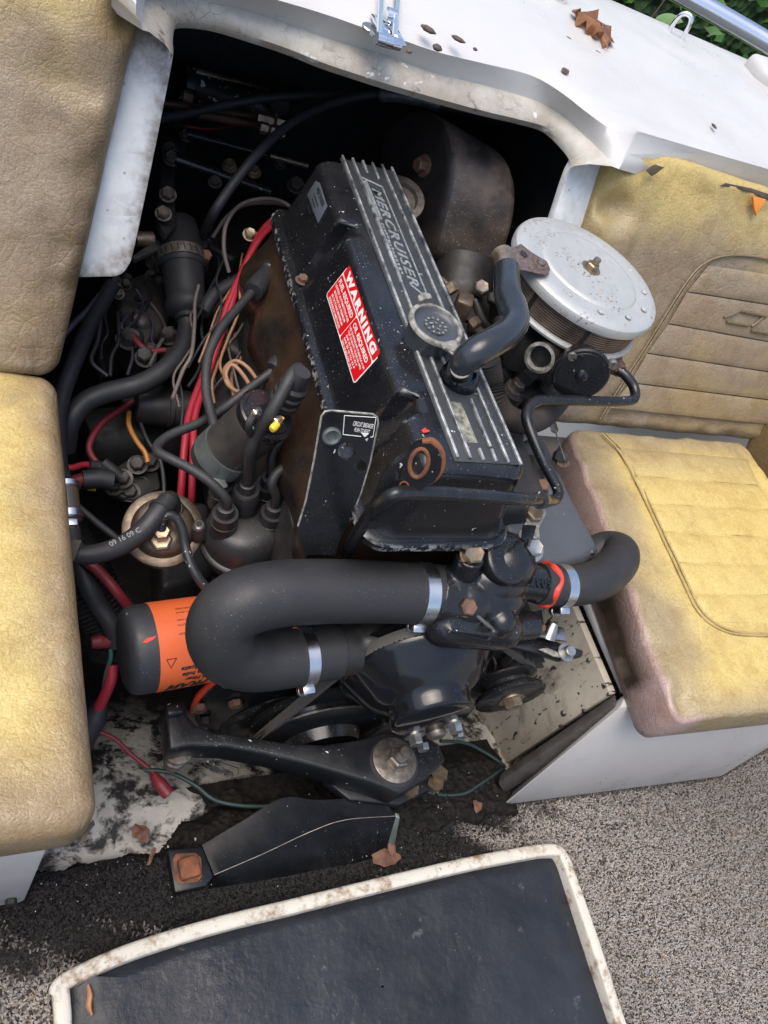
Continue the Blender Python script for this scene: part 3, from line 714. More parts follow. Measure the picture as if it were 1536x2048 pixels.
# embossed mark on the second pleat, torn corner and foam on the right back
for k, (x0, y0, x1, y1) in enumerate([(1445, 634, 1478, 620), (1450, 642, 1496, 650), (1500, 652, 1522, 634), (1500, 660, 1550, 668), (1478, 620, 1530, 632)]):
    b = NB(); tube(b, [fb(x0, y0) + BN * .003, fb((x0 + x1) / 2, (y0 + y1) / 2) + BN * .0045, fb(x1, y1) + BN * .003], .0022, 6)
    cl = b.verts.layers.float_color.new('Col')
    for v in b.verts: v[cl] = (.17, .14, .09, 1)
    obj('embossed_mark', b, m_leather_s, backR)
b = NB(); prism(b, [onback(x, y, .007) for x, y in ((1291, 341), (1300, 333), (1309, 329), (1328, 335), (1322, 338), (1311, 347), (1302, 352))], BN * .002, .0004); obj('torn_patch', b, m_ply, backR)
b = NB(); prism(b, [onback(x, y, .002) for x, y in ((1502, 392), (1528, 398), (1524, 408), (1514, 420), (1509, 431), (1505, 418))], BN * .004, .0006); obj('foam', b, m_foam, backR)
b = NB(); prism(b, [onback(x, y, -.004) for x, y in ((1440, 371), (1500, 384), (1525, 396), (1536, 400), (1536, 388), (1500, 376), (1450, 366))], BN * .002, .0005); obj('torn_edge', b, m_ply, backR)
# frayed corner of the left seat
b = NB(); prism(b, [P(x, y, .300) for x, y in ((163, 1668), (186, 1640), (190, 1650), (178, 1662), (172, 1682), (160, 1690))], (0, 0, .002), .0004); obj('torn_patch', b, m_ply, seatL)

# ================================================================== hatch cover lying on the carpet
hatch = thing('engine_hatch_cover', 'upturned engine hatch cover with scuffed cream rim and dark lining in the foreground', 'hatch cover', P(700, 1950, 0))
hz = .035
outl = [P(x, y, hz) for x, y in ((104, 1965), (135, 1940), (230, 1896), (330, 1862), (450, 1828), (560, 1802), (700, 1768), (830, 1737), (950, 1710), (1050, 1692), (1095, 1686), (1122, 1690), (1140, 1712), (1160, 1765), (1200, 1880), (1255, 2048))]
c_r = outl[-1] + (outl[-1] - outl[-2]).normalized() * .24; c_l = V((outl[0].x + .005, c_r.y + .02, hz))
ring = crom([c_l, c_l.lerp(P(108, 2030, hz), .5), P(108, 2030, hz), P(99, 1988, hz)] + outl + [outl[-1].lerp(c_r, .5), c_r, c_r.lerp(c_l, .5)], 4, True)
cen = sum(ring, V()) / len(ring)
def inset(pts, d):
    out = []; n = len(pts)
    for i, p in enumerate(pts):
        t = (pts[(i + 1) % n] - pts[i - 1]); t.z = 0; t.normalize(); nn = V((t.y, -t.x, 0))
        if nn.dot(cen - p) < 0: nn.negate()
        out.append(p + nn * d)
    return out
prof = [(.002, -.034), (.0, -.02), (.0, -.004), (0.0012, -.0008), (.004, .0008), (.012, .0012), (.0155, .0004), (.0165, -.002), (.017, -.020)]
b = NB(); rows = []
for d, h in prof: rows.append([p + V((0, 0, h + .0012 * nz(p * 30))) for p in inset(ring, d)])
loft(b, rows, True); obj('rim', b, m_rim, hatch, 60)
b = NB(); inn = inset(ring, .0165); steps = 26; rows = []
for k in range(steps + 1):
    t = k / steps
    rows.append([p.lerp(cen, t * .995) + V((0, 0, -.018 + .009 * sst(0, .10, t) + .003 * nz(p.lerp(cen, t) * 9) + .0014 * nz(p.lerp(cen, t) * 30))) for p in inn])
loft(b, rows, True); obj('lining', b, m_pad, hatch, 80)
b = NB(); tube(b, [P(176, 1970, .030), P(180, 1990, .031), P(178, 2012, .030), P(184, 2030, .030)], [.0015, .0028, .003, .001], 6); obj('rust_streak', b, m_dead, hatch)
# ================================================================== the engine
eng = thing('marine_engine', 'black four cylinder inboard boat engine standing in the open bay', 'engine', (.39, .6, -.12))
# --- block, head
b = NB()
prism(b, [(.285, .40, .02), (.50, .40, .02), (.50, .40, .345), (.285, .40, .345)], (0, .46, 0), .008)
block = obj('engine_block', b, m_dull, eng)
b = NB(); rows = []
for j in range(60):
    y = .385 + .46 * j / 59; w_ = .010 * (.5 + .5 * math.cos((y - .40) / .105 * 6.2832))
    rows.append([(.288, y, .345), (.284 - w_, y, .355), (.286 - w_, y, .385), (.292 - .6 * w_, y, .405), (.302, y, .430), (.306, y, .452), (.468, y, .452), (.478, y, .34)])
loft(b, rows, False, True); obj('cylinder_head', b, m_head, eng, 60)
for (x, y, z, r) in ((632, 775, .40, .012), (560, 640, .37, .016), (585, 600, .40, .013), (610, 720, .38, .018), (620, 830, .38, .02)):
    c = P(x, y, z); b = NB(); lathe(b, c - V((-.02, 0, 0)), V((-1, 0, .35)), [(0, r * 1.2), (.012, r * 1.1), (.018, r * .8), (.018, r * .45), (.008, r * .4), (.008, 0)], 18); obj('casting_boss', b, m_head, eng)
# --- valve cover: outline rings stacked in height, with two bolt pockets in the left side
def vc_ring(xl, xr, y0, y1, z, r, notch):
    n = 10; pts = []
    for cx, cy, a0 in ((xr - r, y1 - r, 0), (xl + r, y1 - r, 90)):
        for k in range(n + 1):
            an = math.radians(a0 + 90 * k / n); pts.append([cx + r * math.cos(an), cy + r * math.sin(an)])
    m = 110
    for k in range(1, m): pts.append([xl, y1 - r + (y0 - y1 + 2 * r) * k / m])
    for cx, cy, a0 in ((xl + r, y0 + r, 180), (xr - r, y0 + r, 270)):
        for k in range(n + 1):
            an = math.radians(a0 + 90 * k / n); pts.append([cx + r * math.cos(an), cy + r * math.sin(an)])
    out = []
    for x, y in pts:
        if x < (xl + xr) / 2:
            for yc in (.722, .452):
                f = sst(.0155, .0115, abs(y - yc)); x += notch * f
        out.append(V((x, y, z)))
    return out
b = NB(); rows = [vc_ring(.302, .476, .346, .878, .452, .026, 0), vc_ring(.302, .476, .346, .878, .4595, .026, 0), vc_ring(.3045, .474, .3485, .875, .4620, .026, 0),
    vc_ring(.313, .468, .355, .868, .4625, .024, 0), vc_ring(.3155, .466, .358, .868, .467, .022, .001)]
for k in range(1, 8):
    t = k / 8; rows.append(vc_ring(.3155 + .019 * t, .466 - .012 * t, .358 + .010 * t, .868, .467 + .068 * t, .022, .001 + .017 * t))
for k in range(1, 8):
    an = k / 7 * math.pi / 2; rr = .013
    rows.append(vc_ring(.3345 + rr * (1 - math.cos(an)), .454 - rr * (1 - math.cos(an)), .368 + rr * (1 - math.cos(an)), .868 - rr * (1 - math.cos(an)), .537 + rr * math.sin(an), .022, .018 * (1 - .2 * k / 7)))
loft(b, rows, True, True)
cover = obj('valve_cover', b, m_cover, eng, 50)
VT = .550
b = NB(); box(b, (.4075, .625, VT + .0004), (.079, .488, .0014), bev=.0005); obj('rib_panel', b, m_panel, cover)
RX = [.3715 + .0141 * i for i in range(6)]
def rib(i, y0, y1):
    b = NB(); t = NB(); box(t, (RX[i], (y0 + y1) / 2, VT + .0026), (.0030, y1 - y0, .0034)); bevel(t, .0006, 1); merge(b, t); obj('rib', b, m_rib, cover)
rib(0, .384, .872); rib(1, .384, .872); rib(4, .381, .874); rib(5, .380, .874)
rib(2, .845, .872); rib(3, .838, .873); rib(2, .383, .397); rib(3, .382, .397); rib(2, .49, .552); rib(3, .40, .462)
b = NB(); box(b, (.395, .431, VT + .0013), (.014, .052, .0006), bev=.0002); obj('worn_decal', b, m_decal, cover)
# cast name between the ribs
nmap = lambda y, x: plane_map((x, y, VT + .0012), (0, -1, 0), (1, 0, 0))
t = text_bm('MERCRUISER', .0165, .0010, .28, .0003, width=.182, spacing=1.15); map_bm(t, nmap(.814, .3975)); obj('cast_name', t, m_rib2, cover)
b = NB()
for (ya, xa, yb, xb, w_) in ((.834, .3885, .642, .3885, .0010), (.822, .4145, .612, .4145, .0011), (.834, .3885, .822, .4145, .0010), (.634, .397, .612, .4145, .0010), (.826, .3922, .748, .3922, .0024)):
    tube(b, [(xa, ya, VT + .0018), (xb, yb, VT + .0018)], w_, 6, smooth=False)
obj('name_frame', b, m_rib2, cover)
b = NB(); y = .742
while y > .65:
    l = RND.uniform(.003, .007); box(b, (.3922 + RND.uniform(-.0006, .0008), y - l / 2, VT + .0016), (RND.uniform(.0022, .0038), l, .001)); y -= l + RND.uniform(.0012, .003)
obj('cast_small_lettering', b, m_rib2, cover)['kind'] = 'stuff'
# side plane of the cover: frame for sticker and plate
S0 = V((.3155, 0, .467)); SU = V((.019, 0, .068)).normalized(); SNm = V((-SU.z, 0, SU.x))
def onside(px, py, off=0.0): return Pl(px, py, S0 + SNm * off, SNm)
A, B_, Cc, D_ = (onside(*q) for q in ((694, 517), (762, 692), (719, 775), (652, 610)))
y_top = (A.y + D_.y) / 2; y_bot = (B_.y + Cc.y) / 2; h_top = ((A - S0).dot(SU) + (B_ - S0).dot(SU)) / 2; h_bot = ((D_ - S0).dot(SU) + (Cc - S0).dot(SU)) / 2
SW, SH = y_top - y_bot, h_top - h_bot
sm = lambda off: plane_map(V((S0.x, y_top, S0.z)) + SU * h_bot + SNm * off, (0, -1, 0), SU)
def stk(name, w_, h_, cx, cy, off, mat, r=.003):
    t = plate_bm([[(cx + x, cy + y) for x, y in rrect(w_, h_, r)]], .00012); return obj(name, map_bm(t, sm(off)), mat, cover)
stk('warning_sticker', SW, SH, SW / 2, SH / 2, .0006, m_sticker_white, .004)
bt = SH * .70
stk('sticker_red_field', SW - .003, SH - bt - .0022, SW / 2, (SH + bt) / 2 - .0001, .0009, m_sticker_red, .0025)
stk('sticker_red_field', SW * .50 - .002, bt - .0022, SW * .25 + .0004, bt / 2 + .0004, .0009, m_sticker_red, .0025)
stk('sticker_red_field', SW * .50 - .002, bt - .0022, SW * .75 - .0004, bt / 2 + .0004, .0009, m_sticker_red, .0025)
def stx(s, x, y, size, width=None, bold=0.0, sp=1.0):
    t = text_bm(s, size, 0, 0, bold, spacing=sp, width=width); off = sm(.0012)
    for v in t.verts: v.co.x += x; v.co.y += y
    obj('sticker_text', map_bm(t, off), m_sticker_white, cover)
stx('WARNING', SW * .06, bt + (SH - bt) * .20, (SH - bt) * .80, SW * .88, .0007, 1.3)
hw = SW * .5
stx('FUEL REQUIRED', SW * .035, bt * .72, bt * .22, hw * .86, .0002)
for k, s in enumerate(('LEADED AUTOMOTIVE FUEL', 'REGULAR OR PREMIUM', '88 OCTANE MINIMUM', 'RESEARCH METHOD')): stx(s, SW * .03 + (0 if k == 0 else hw * .08), bt * (.54 - .15 * k), bt * .125, hw * (.88 if k == 0 else .72), .00008)
stx('OIL REQUIRED', hw + SW * .035, bt * .72, bt * .22, hw * .82, .0002)
for k, s in enumerate(('USE QUICKSILVER FORMULA 4 OR', 'TOP QUALITY CLASS SD (MS)', 'SAE 30 ABOVE 32 F', 'SAE 20 10 TO 32 F', 'SAE 10 BELOW 10 F')): stx(s, hw + SW * .025 + (0, .01, .03, .03, .03)[k] * SW, bt * (.56 - .125 * k), bt * .105, hw * (.90, .82, .66, .66, .62)[k], .00008)
# data plate at the rear of the side
pl = [onside(x, y, .0008) for x, y in ((622, 378), (632, 362), (640, 366), (655, 412), (637, 447), (615, 390))]
b = NB(); prism(b, pl, SNm * .0008, .0002); plate = obj('data_plate', b, m_plate, cover)
o_ = onside(638, 372, .0019); t = text_bm('MERCRUISER', .008, 0, 0, .0002, width=.036); map_bm(t, plane_map(o_ - SU * .006, (0, -1, 0), SU)); obj('plate_text', t, m_print, plate) if t.verts else None
for k in range(4):
    p0 = onside(632, 380, .0018) - SU * (.005 * k + .006) + V((0, -.004, 0)); b = NB(); prism(b, [p0, p0 + V((0, -.022 + .004 * (k % 2), 0)), p0 + V((0, -.022 + .004 * (k % 2), 0)) + SU * .0018, p0 + SU * .0018], SNm * .0001); obj('plate_line', b, m_print, plate)
bolt(cover, P(605, 562, .466), (-.1, 0, 1), .0065, m_rustbolt, .006, .009)
bolt(cover, P(738, 905, .466), (-.1, 0, 1), .0065, m_rustbolt, .006, .009)
# worn paint patches along the shoulder
for (x, y, l) in ((848, 872, .003), (905, 917, .004), (918, 921, .003)):
    c = P(x, y, VT - (.006 if x < 760 else .001)); c = c + V((-.0006, 0, .0012)); b = NB()
    pts = [c + V((math.cos(a_) * l * RND.uniform(.3, .8), math.sin(a_) * l * RND.uniform(.4, 1.1), math.cos(a_) * .002 if x < 760 else 0)) for a_ in [k * .9 for k in range(7)]]
    prism(b, [p - V((0, 0, .0008)) for p in pts], (0, 0, .0004)); obj('bare_metal_patch', b, m_capring, cover)
b = NB(); prism(b, [P(x, y, VT + .001) for x, y in ((842, 861), (850, 856), (853, 860), (860, 863), (851, 866), (846, 866))], (0, 0, .0008)); obj('red_paint_fleck', b, m_sealant, cover)
# --- oil filler cap with wire bail and breather grommet
oc = P(872, 647, .577) - V((0, 0, .027))
capp = [(0, .026), (.012, .027), (.026, .0285), (.032, .0315), (.0365, .0320), (.0385, .0305), (.0385, .0275), (.034, .0255), (.032, .020), (.0325, .013), (.0345, .0125), (.0345, .010), (.0335, .0095), (.0335, 0)]; b = lathe(NB(), oc, (0, -.05, 1), [(t_ * .72, r_ * .93) for t_, r_ in capp], 44); cap = obj('oil_filler_cap', b, m_capdish, cover, 45)
b = NB(); lathe(b, oc, (0, -.05, 1), [(t_ * .72, r_ * .93) for t_, r_ in ((.0340, .0325), (.0392, .0318), (.0402, .0300), (.0395, .0272), (.0345, .0262))], 44, caps=False)
obj('cap_rim', b, m_capring, cap, 60)
ct = oc + V((0, -.0015, .0254))
b = NB()
for k in range(12):
    a_ = k * .5236; box(b, ct + V((math.cos(a_), math.sin(a_), 0)) * .0112, (.0025, .0018, .0014), (math.cos(a_), math.sin(a_), 0), (-math.sin(a_), math.cos(a_), 0))
for k in range(5): a_ = k * 1.2566; box(b, ct + V((math.cos(a_), math.sin(a_), 0)) * .005, (.004, .0016, .0010), (math.cos(a_ + .8), math.sin(a_ + .8), 0), (-math.sin(a_ + .8), math.cos(a_ + .8), 0))
obj('embossed_marks', b, m_capring, cap)['kind'] = 'stuff'
b = NB(); prism(b, [P(x, y, .585) for x, y in ((878, 690), (906, 683), (918, 700), (912, 708), (895, 706), (884, 698))], (0, 0, .003), .001); obj('cap_lug', b, m_capring, cap)
b = NB(); prism(b, [P(x, y, .583) for x, y in ((836, 606), (834, 594), (845, 588), (858, 590), (862, 600))], (0, 0, .003), .001); obj('cap_lug', b, m_capring, cap)
b = NB(); tube(b, [P(892, 697, .588), P(905, 708, .590), P(925, 722, .585), P(950, 730, .580), P(958, 738, .576), P(945, 743, .573), P(915, 738, .572)], .0016, 7); obj('wire_bail', b, m_oldsteel, cap)
gc = P(915, 762, VT)
b = NB(); lathe(b, gc, (0, 0, 1), [(0, .021), (.006, .021), (.013, .019), (.016, .015), (.016, .0125), (.008, .012)], 32); obj('grommet', b, m_pulley, cover, 60)
gp = P(918, 745, .575)
b = NB(); lathe(b, gc + V((0, 0, .004)), (gp - gc), [(0, .011), (.014, .0112), (.015, .0128), (.019, .0128), (.020, .0105), (.04, .0105)], 24); obj('breather_valve', b, m_pulley, eng)
b = NB(); tube(b, [P(918, 742, .574), P(930, 722, .588), P(955, 702, .600), P(985, 685, .606), P(1012, 668, .607), P(1028, 645, .607), P(1026, 618, .607), P(1016, 590, .607), P(1014, 560, .606), P(1014, 540, .605)], [.0125, .0145, .0150, .0150, .0152, .0155, .0155, .0150, .0145, .0145], 18, 6); obj('breather_hose', b, paint('glossy breather hose', (.022, .026, .032), .16, .05, dust=.5, bump=.25, bs=170), eng, 60)
b = NB(); tube(b, [P(1014, 545, .605), P(1008, 520, .606), P(1002, 508, .606)], .0125, 18); obj('breather_stub', b, m_brass, eng)
# --- flame arrestor
LC = V((.626, .650, .602)); LR = .1
LN = V((.015, -.035, .999)).normalized()
arr = obj('flame_arrestor', lathe(NB(), LC - LN * .052, LN, [(0, 0), (0, .088), (.004, .100), (.007, .1005), (.010, .0985), (.010, .088)], 72), m_lid, eng, 40)
b = NB(); lathe(b, LC, LN, [(-.014, .094), (-.013, .1005), (-.006, .1012), (-.002, .0995), (0, .0965), (.0016, .0905), (.0022, .086), (.0022, .070), (.0018, .068), (.0035, .066), (.0042, .064), (.0038, .060), (.0048, .03), (.0052, 0)], 90); obj('lid', b, m_lid, arr, 30)
b = lathe(NB(), LC, LN, [(-.044, .0), (-.044, .0890), (-.013, .0890), (-.013, 0)], 72); obj('mesh_core', b, m_bay, arr)
for k in range(10):
    z = -.0425 + k * .0030; b = lathe(NB(), LC, LN, [(z, .085), (z, .0950), (z + .0013, .0950), (z + .0013, .085)], 72, caps=False); obj('mesh_ring', b, m_mesh, arr, 20)
for a_ in (-.5, 1.2, 2.4, 3.6, 4.4):
    u = V((math.cos(a_), math.sin(a_), 0)); b = NB(); box(b, LC + u * .0946 - LN * .028, (.0012, .006, .030), u, u.cross(V((0, 0, 1)))); obj('seam', b, m_dull, arr)
b = NB(); lathe(b, LC + LN * .004, LN, [(0, .013), (.0012, .013), (.0012, .009)], 24); hexa(b, LC + LN * .005, LN, .0085, .007); lathe(b, LC + LN * .011, LN + V((.05, 0, 0)), [(0, .0045), (.002, .0042), (.0025, .0048), (.005, .0042), (.0055, .0048), (.0085, .004), (.0085, 0)], 12); obj('wing_stud', b, m_brass, arr, 25)
for k in range(12):
    a_ = k * .5236 + .25; u = V((math.cos(a_), math.sin(a_), 0)); b = NB(); lathe(b, LC + u * .081 + LN * .001, LN, [(0, .0042), (.0012, .0038), (.0020, .0022), (.0020, 0)], 12); obj('rivet', b, m_lid, arr)
b = NB(); prism(b, [Pl(x, y, LC + LN * .006, LN) for x, y in ((1012, 527), (1010, 505), (1040, 490), (1062, 507), (1092, 525), (1099, 540), (1096, 551), (1085, 551), (1040, 541))], LN * .002, .0005); br = obj('hose_bracket', b, m_brk, arr)
b = NB(); prism(b, [Pl(1012, 527, LC + LN * .006, LN), Pl(1010, 505, LC + LN * .006, LN), Pl(1003, 508, LC, LN) - LN * .012, Pl(1006, 532, LC, LN) - LN * .012], V((-.0015, 0, -.0005)), .0003); obj('bracket_leg', b, m_brk, br)
b = NB(); q_ = Pl(1048, 508, LC + LN * .0086, LN); lathe(b, q_, LN, [(0, .0055), (.0004, .0055), (.0004, 0)], 16, .8); obj('bracket_hole', b, m_bay, br)
b = NB(); q_ = Pl(1079, 530, LC + LN * .008, LN); lathe(b, q_, LN, [(0, .0085), (.0015, .0080), (.002, .0055), (.0045, .0048), (.0055, .003), (.0055, 0)], 20); obj('rivet', b, m_brk, br)
# --- carburettor below it
b = NB(); c = LC - LN * .055
lathe(b, c - LN * .055 + V((-.01, -.01, 0)), LN, [(0, .045), (.012, .048), (.02, .040), (.045, .042), (.05, .055), (.058, .055), (.058, 0)], 28)
box(b, c + V((-.02, -.03, -.045)), (.085, .075, .05), (1, -.3, 0), (.3, 1, 0), .006); box(b, c + V((.02, -.045, -.03)), (.06, .045, .03), (1, -.37, 0), (.37, 1, 0), .004)
carb = obj('carburettor', b, m_dull, eng)
kc = V((.592, .526, .548)); kn = V((-.36, -.92, .14)).normalized()
b = NB(); lathe(b, kc - kn * .030, kn, [(0, .022), (.012, .028), (.024, .0315), (.027, .0335), (.031, .0335), (.0325, .0315), (.0325, .0285), (.0335, .028), (.0338, 0)], 48); chk = obj('choke_housing', b, m_satin, carb, 35)
b = NB(); cu_ = kn.cross(V((0, 0, 1))).normalized(); cv_ = cu_.cross(kn)
lathe(b, kc + kn * .003, kn, [(0, .008), (.004, .0065), (.0055, .004), (.0055, 0)], 20); box(b, kc + kn * .0082, (.0016, .010, .0016), cu_, cv_); obj('choke_screw', b, m_black, chk)
b = NB()
for k in range(9):
    yy = -.020 + k * .005
    for sgn in (-1, 1):
        wl_ = math.sqrt(max(0, .026 ** 2 - yy ** 2)) - .010
        if wl_ > .004: box(b, kc + kn * .0041 + cu_ * sgn * (.011 + wl_ / 2 - .001) + cv_ * yy, (wl_ * .9, .0016, .0006), cu_, cv_)
obj('choke_lettering', b, m_satin, chk)['kind'] = 'stuff'
for (x, y) in ((1144, 712), (1225, 729)):
    b = NB(); q_ = Pl(x, y, kc + kn * .0005, kn); lathe(b, q_, kn, [(-.004, .006), (.002, .006), (.0035, .0048), (.0035, 0)], 14); box(b, q_ + kn * .0036, (.0012, .008, .0012), cu_, cv_); obj('screw', b, m_oldsteel, chk)
b = NB(); e_ = P(1080, 715, .535); lathe(b, e_, V((-.75, -.6, .15)), [(-.03, .016), (-.008, .016), (-.004, .0185), (.002, .0185), (.003, .0150), (-.012, .012), (-.012, 0)], 28); obj('choke_inlet', b, m_dull, carb)
b = NB(); lathe(b, e_, V((-.75, -.6, .15)), [(.0021, .0186), (.0034, .0150), (-.003, .0128)], 28, caps=False); obj('corroded_rim', b, m_capring, carb)
for (x, y, z, r) in ((1030, 775, .46, .010), (1100, 765, .47, .011), (1062, 735, .49, .007)):
    b = NB(); q_ = P(x, y, z); lathe(b, q_ - V((0, 0, .02)), (0, -.2, 1), [(0, r * 1.7), (.018, r * 1.6), (.02, r * .9)], 18); obj('flange_boss', b, m_dull, carb)
    bolt(carb, q_, (0, -.2, 1), r * .9, m_oldsteel, r * 1.2, r * 1.3)
b = NB(); prism(b, [P(x, y, .450) for x, y in ((995, 745), (1040, 740), (1075, 775), (1120, 770), (1110, 800), (1070, 815), (1030, 800))], (0, 0, .010), .004); obj('intake_flange', b, m_dull, eng)
# intake manifold mass and manifold log on the right of the head
b = NB(); prism(b, [(.47, .42, .33), (.60, .43, .32), (.62, .82, .32), (.47, .84, .33)], (0, 0, .10), .02, 3); obj('intake_manifold', b, m_dull, eng)
mt = [P(x, y, .385) for x, y in ((990, 1010), (1035, 890), (1062, 868), (1095, 880), (1150, 1000), (1205, 1100), (1175, 1118), (1120, 1130), (1045, 1118))]
b = NB(); prism(b, mt, (0, 0, -.09), .010, 3); man = obj('exhaust_manifold', b, m_manif, eng, 50)
b = NB(); prism(b, [P(x, y, .392) for x, y in ((1025, 985), (1060, 905), (1085, 915), (1100, 990), (1068, 1012))], (0, 0, -.012), .004); obj('casting_web', b, m_black, man)
b = NB(); prism(b, [P(x, y, .42) for x, y in ((1000, 870), (1030, 840), (1052, 860), (1050, 925), (1010, 945))], (0, 0, -.06), .006); obj('casting_lug', b, m_dull, man)
for (x, y, z, r, mm) in ((1118, 917, .40, .011, m_dull), (1083, 972, .404, .0085, m_rustbolt)):
    bolt(man, P(x, y, z), (-.2, -.3, 1), r, mm, r * .8)
b = NB(); tube(b, [P(1110, 860, .43), P(1118, 885, .42), P(1128, 915, .41), P(1130, 930, .408), P(1124, 934, .408), P(1117, 930, .408)], .0009, 6); obj('return_spring_wire', b, m_oldsteel, eng)
b = NB(); q0_, q1_ = P(1102, 838, .435), P(1110, 862, .428); n_ = 60
tube(b, [q0_.lerp(q1_, i / n_) + V((math.cos(i * 1.0), math.sin(i * 1.0) * .4, .6 * math.sin(i * 1.0))) * .0055 for i in range(n_ + 1)], .0008, 5, smooth=False); obj('return_spring', b, m_oldsteel, eng)
b = NB(); prism(b, [P(x, y, .40) for x, y in ((1112, 925), (1135, 922), (1138, 932), (1128, 938), (1112, 932))], (0, 0, .003), .001); obj('spring_tab', b, m_rustbolt, eng)
# corrugated heat tube
def corr(i, n): return 1.0 + .17 * math.cos(i * 3.14159)
b = NB(); q = crom([P(975, 722, .53), P(982, 760, .51), P(990, 800, .495), (P(1012, 832, .48)), P(1050, 845, .47), P(1085, 835, .46), P(1115, 805, .45), P(1125, 790, .445)], 14)
tube(b, q, .0125, 16, smooth=False, rfun=corr); obj('corrugated_tube', b, m_corr, eng, 80)
# fuel line and clip
fl = [P(1236, 740, .535), P(1252, 752, .535), P(1268, 775, .53), P(1268, 797, .525), P(1245, 803, .523), P(1180, 802, .522), P(1100, 800, .52), P(1066, 806, .518), P(1053, 828, .515), P(1060, 860, .51), P(1085, 920, .497), P(1112, 970, .485), P(1116, 992, .48), P(1102, 1002, .486), Py(1075, 1001, .352), Py(1040, 998, .341), Py(1000, 995, .336), Py(900, 988, .331), Py(820, 985, .326), Py(785, 990, .322), Py(750, 1018, .326), Py(724, 1052, .342), Py(704, 1085, .366), Py(692, 1108, .385)]
b = NB(); tube(b, fl, .0062, 12, 7); obj('fuel_line', b, m_satin, eng, 60)
b = NB(); q_ = P(1243, 745, .535); lathe(b, P(1218, 718, .53), q_ - P(1218, 718, .53), [(0, .013), (.012, .013), (.012, .0105), (.022, .0105), (.0225, .009), (.028, .0085)], 6); obj('fuel_union', b, m_rustbolt, eng, 25)
b = NB(); lathe(b, P(1215, 715, .525), (0, 0, 1), [(-.02, .012), (.012, .012), (.014, .009), (.014, 0)], 14); obj('fuel_inlet', b, m_dull, eng)
b = NB(); a0_, a1_ = Py(1080, 1001, .355), P(1108, 1000, .484); lathe(b, a0_, a1_ - a0_, [(0, .0062), (0, .0088), (.014, .0088), (.014, .0062)], 20); obj('line_clip', b, m_satin, eng)
b = NB(); o_ = [P(x, y, .448) for x, y in ((1050, 1015), (1083, 1012), (1090, 1030), (1075, 1060), (1078, 1090), (1060, 1105), (1040, 1095), (1034, 1070), (1050, 1045))]; prism(b, o_, (0, 0, .004), .0015); brk = obj('clip_bracket', b, m_capring, eng)
b = NB(); prism(b, [P(x, y, .4535) for x, y in ((1045, 1050), (1072, 1052), (1066, 1075), (1068, 1085), (1042, 1080))], (0, 0, .001)); obj('bracket_face', b, m_black, brk)
bolt(brk, P(1065, 1030, .453), (-.1, -.2, 1), .0105, m_brass, .009)
bolt(brk, P(1062, 1098, .448), (-.1, -.35, 1), .0105, m_steel, .010, .015)
# --- lifting eye
ln = V((-.45, -.86, .25)).normalized(); lo = Py(840, 925, .338)
def onl(x, y, off=0): return Pl(x, y, lo + ln * off, ln)
uL = V((.8, -.55, 0)).normalized(); uL = (uL - ln * uL.dot(ln)).normalized(); vL = ln.cross(uL)
def to2(p): d = p - lo; return (d.dot(uL), d.dot(vL))
def ellp(cx, cy, rx, ry, ang=0, n=24): return [(cx + rx * math.cos(k * 6.283 / n) * math.cos(ang) - ry * math.sin(k * 6.283 / n) * math.sin(ang), cy + rx * math.cos(k * 6.283 / n) * math.sin(ang) + ry * math.sin(k * 6.283 / n) * math.cos(ang)) for k in range(n)]
out_px = [(772, 1046), (738, 1052), (741, 1015), (752, 978), (770, 940), (800, 915), (825, 893), (845, 882), (862, 882), (876, 893), (884, 912), (882, 935), (870, 955), (850, 968), (825, 985), (800, 1008)]
loops = [[to2(onl(*q)) for q in out_px], [to2(onl(*q)) for q in ellp(838, 926, 16, 27, .25)], [to2(onl(*q)) for q in ellp(797, 941, 7, 12, .25)], [to2(onl(*q)) for q in ellp(808, 972, 8, 8)]]
def lmap(c): return lo + uL * c.x + vL * c.y + ln * c.z
t = plate_bm(loops, .0055); map_bm(t, lmap); eye = obj('lifting_eye', t, m_satin, eng, 25)
def rimring(cx, cy, rx, ry, ang, w_):
    b = NB(); tube(b, [onl(*q, .0055) for q in ellp(cx, cy, rx, ry, ang, 30)] + [onl(*ellp(cx, cy, rx, ry, ang, 30)[0], .0055)], w_, 7, smooth=False, caps=False); obj('rusted_rim', b, m_rust, eye)
rimring(838, 926, 18, 29, .25, .0019); rimring(808, 972, 8.5, 8.5, 0, .0008)
b = NB(); tube(b, [onl(*q, .001) for q in ((846, 884), (862, 882), (876, 893), (884, 912), (882, 935), (872, 953), (856, 964))], .0030, 8); obj('rusted_rim', b, m_rust, eye)
# --- circuit breaker bracket plate
pn = V((-.10, -.93, .35)).normalized(); po = P(680, 920, .505)
def onp(x, y, off=0): return Pl(x, y, po + pn * off, pn)
uP = V((1, -.1, 0)); uP = (uP - pn * uP.dot(pn)).normalized(); vP = pn.cross(uP)
def tp(p): d = p - po; return (d.dot(uP), d.dot(vP))
def pmap(off): return lambda c: po + uP * c.x + vP * c.y + pn * (c.z + off)
opx = [(643, 832), (650, 823), (662, 821), (745, 828), (754, 834), (756, 845), (740, 925), (722, 985), (700, 1040), (678, 1080), (670, 1108), (610, 1108), (604, 1090), (596, 1052), (612, 1000), (628, 920)]
pl_loops = [[tp(onp(*q)) for q in opx], [tp(onp(*q)) for q in ellp(663, 872, 5, 6)], [tp(onp(*q)) for q in ellp(692, 901, 17, 18)], [tp(onp(*q)) for q in ellp(720, 931, 12, 13)]]
t = plate_bm(pl_loops, .0015); map_bm(t, pmap(0)); brp = obj('breaker_bracket', t, m_satin, eng, 25)
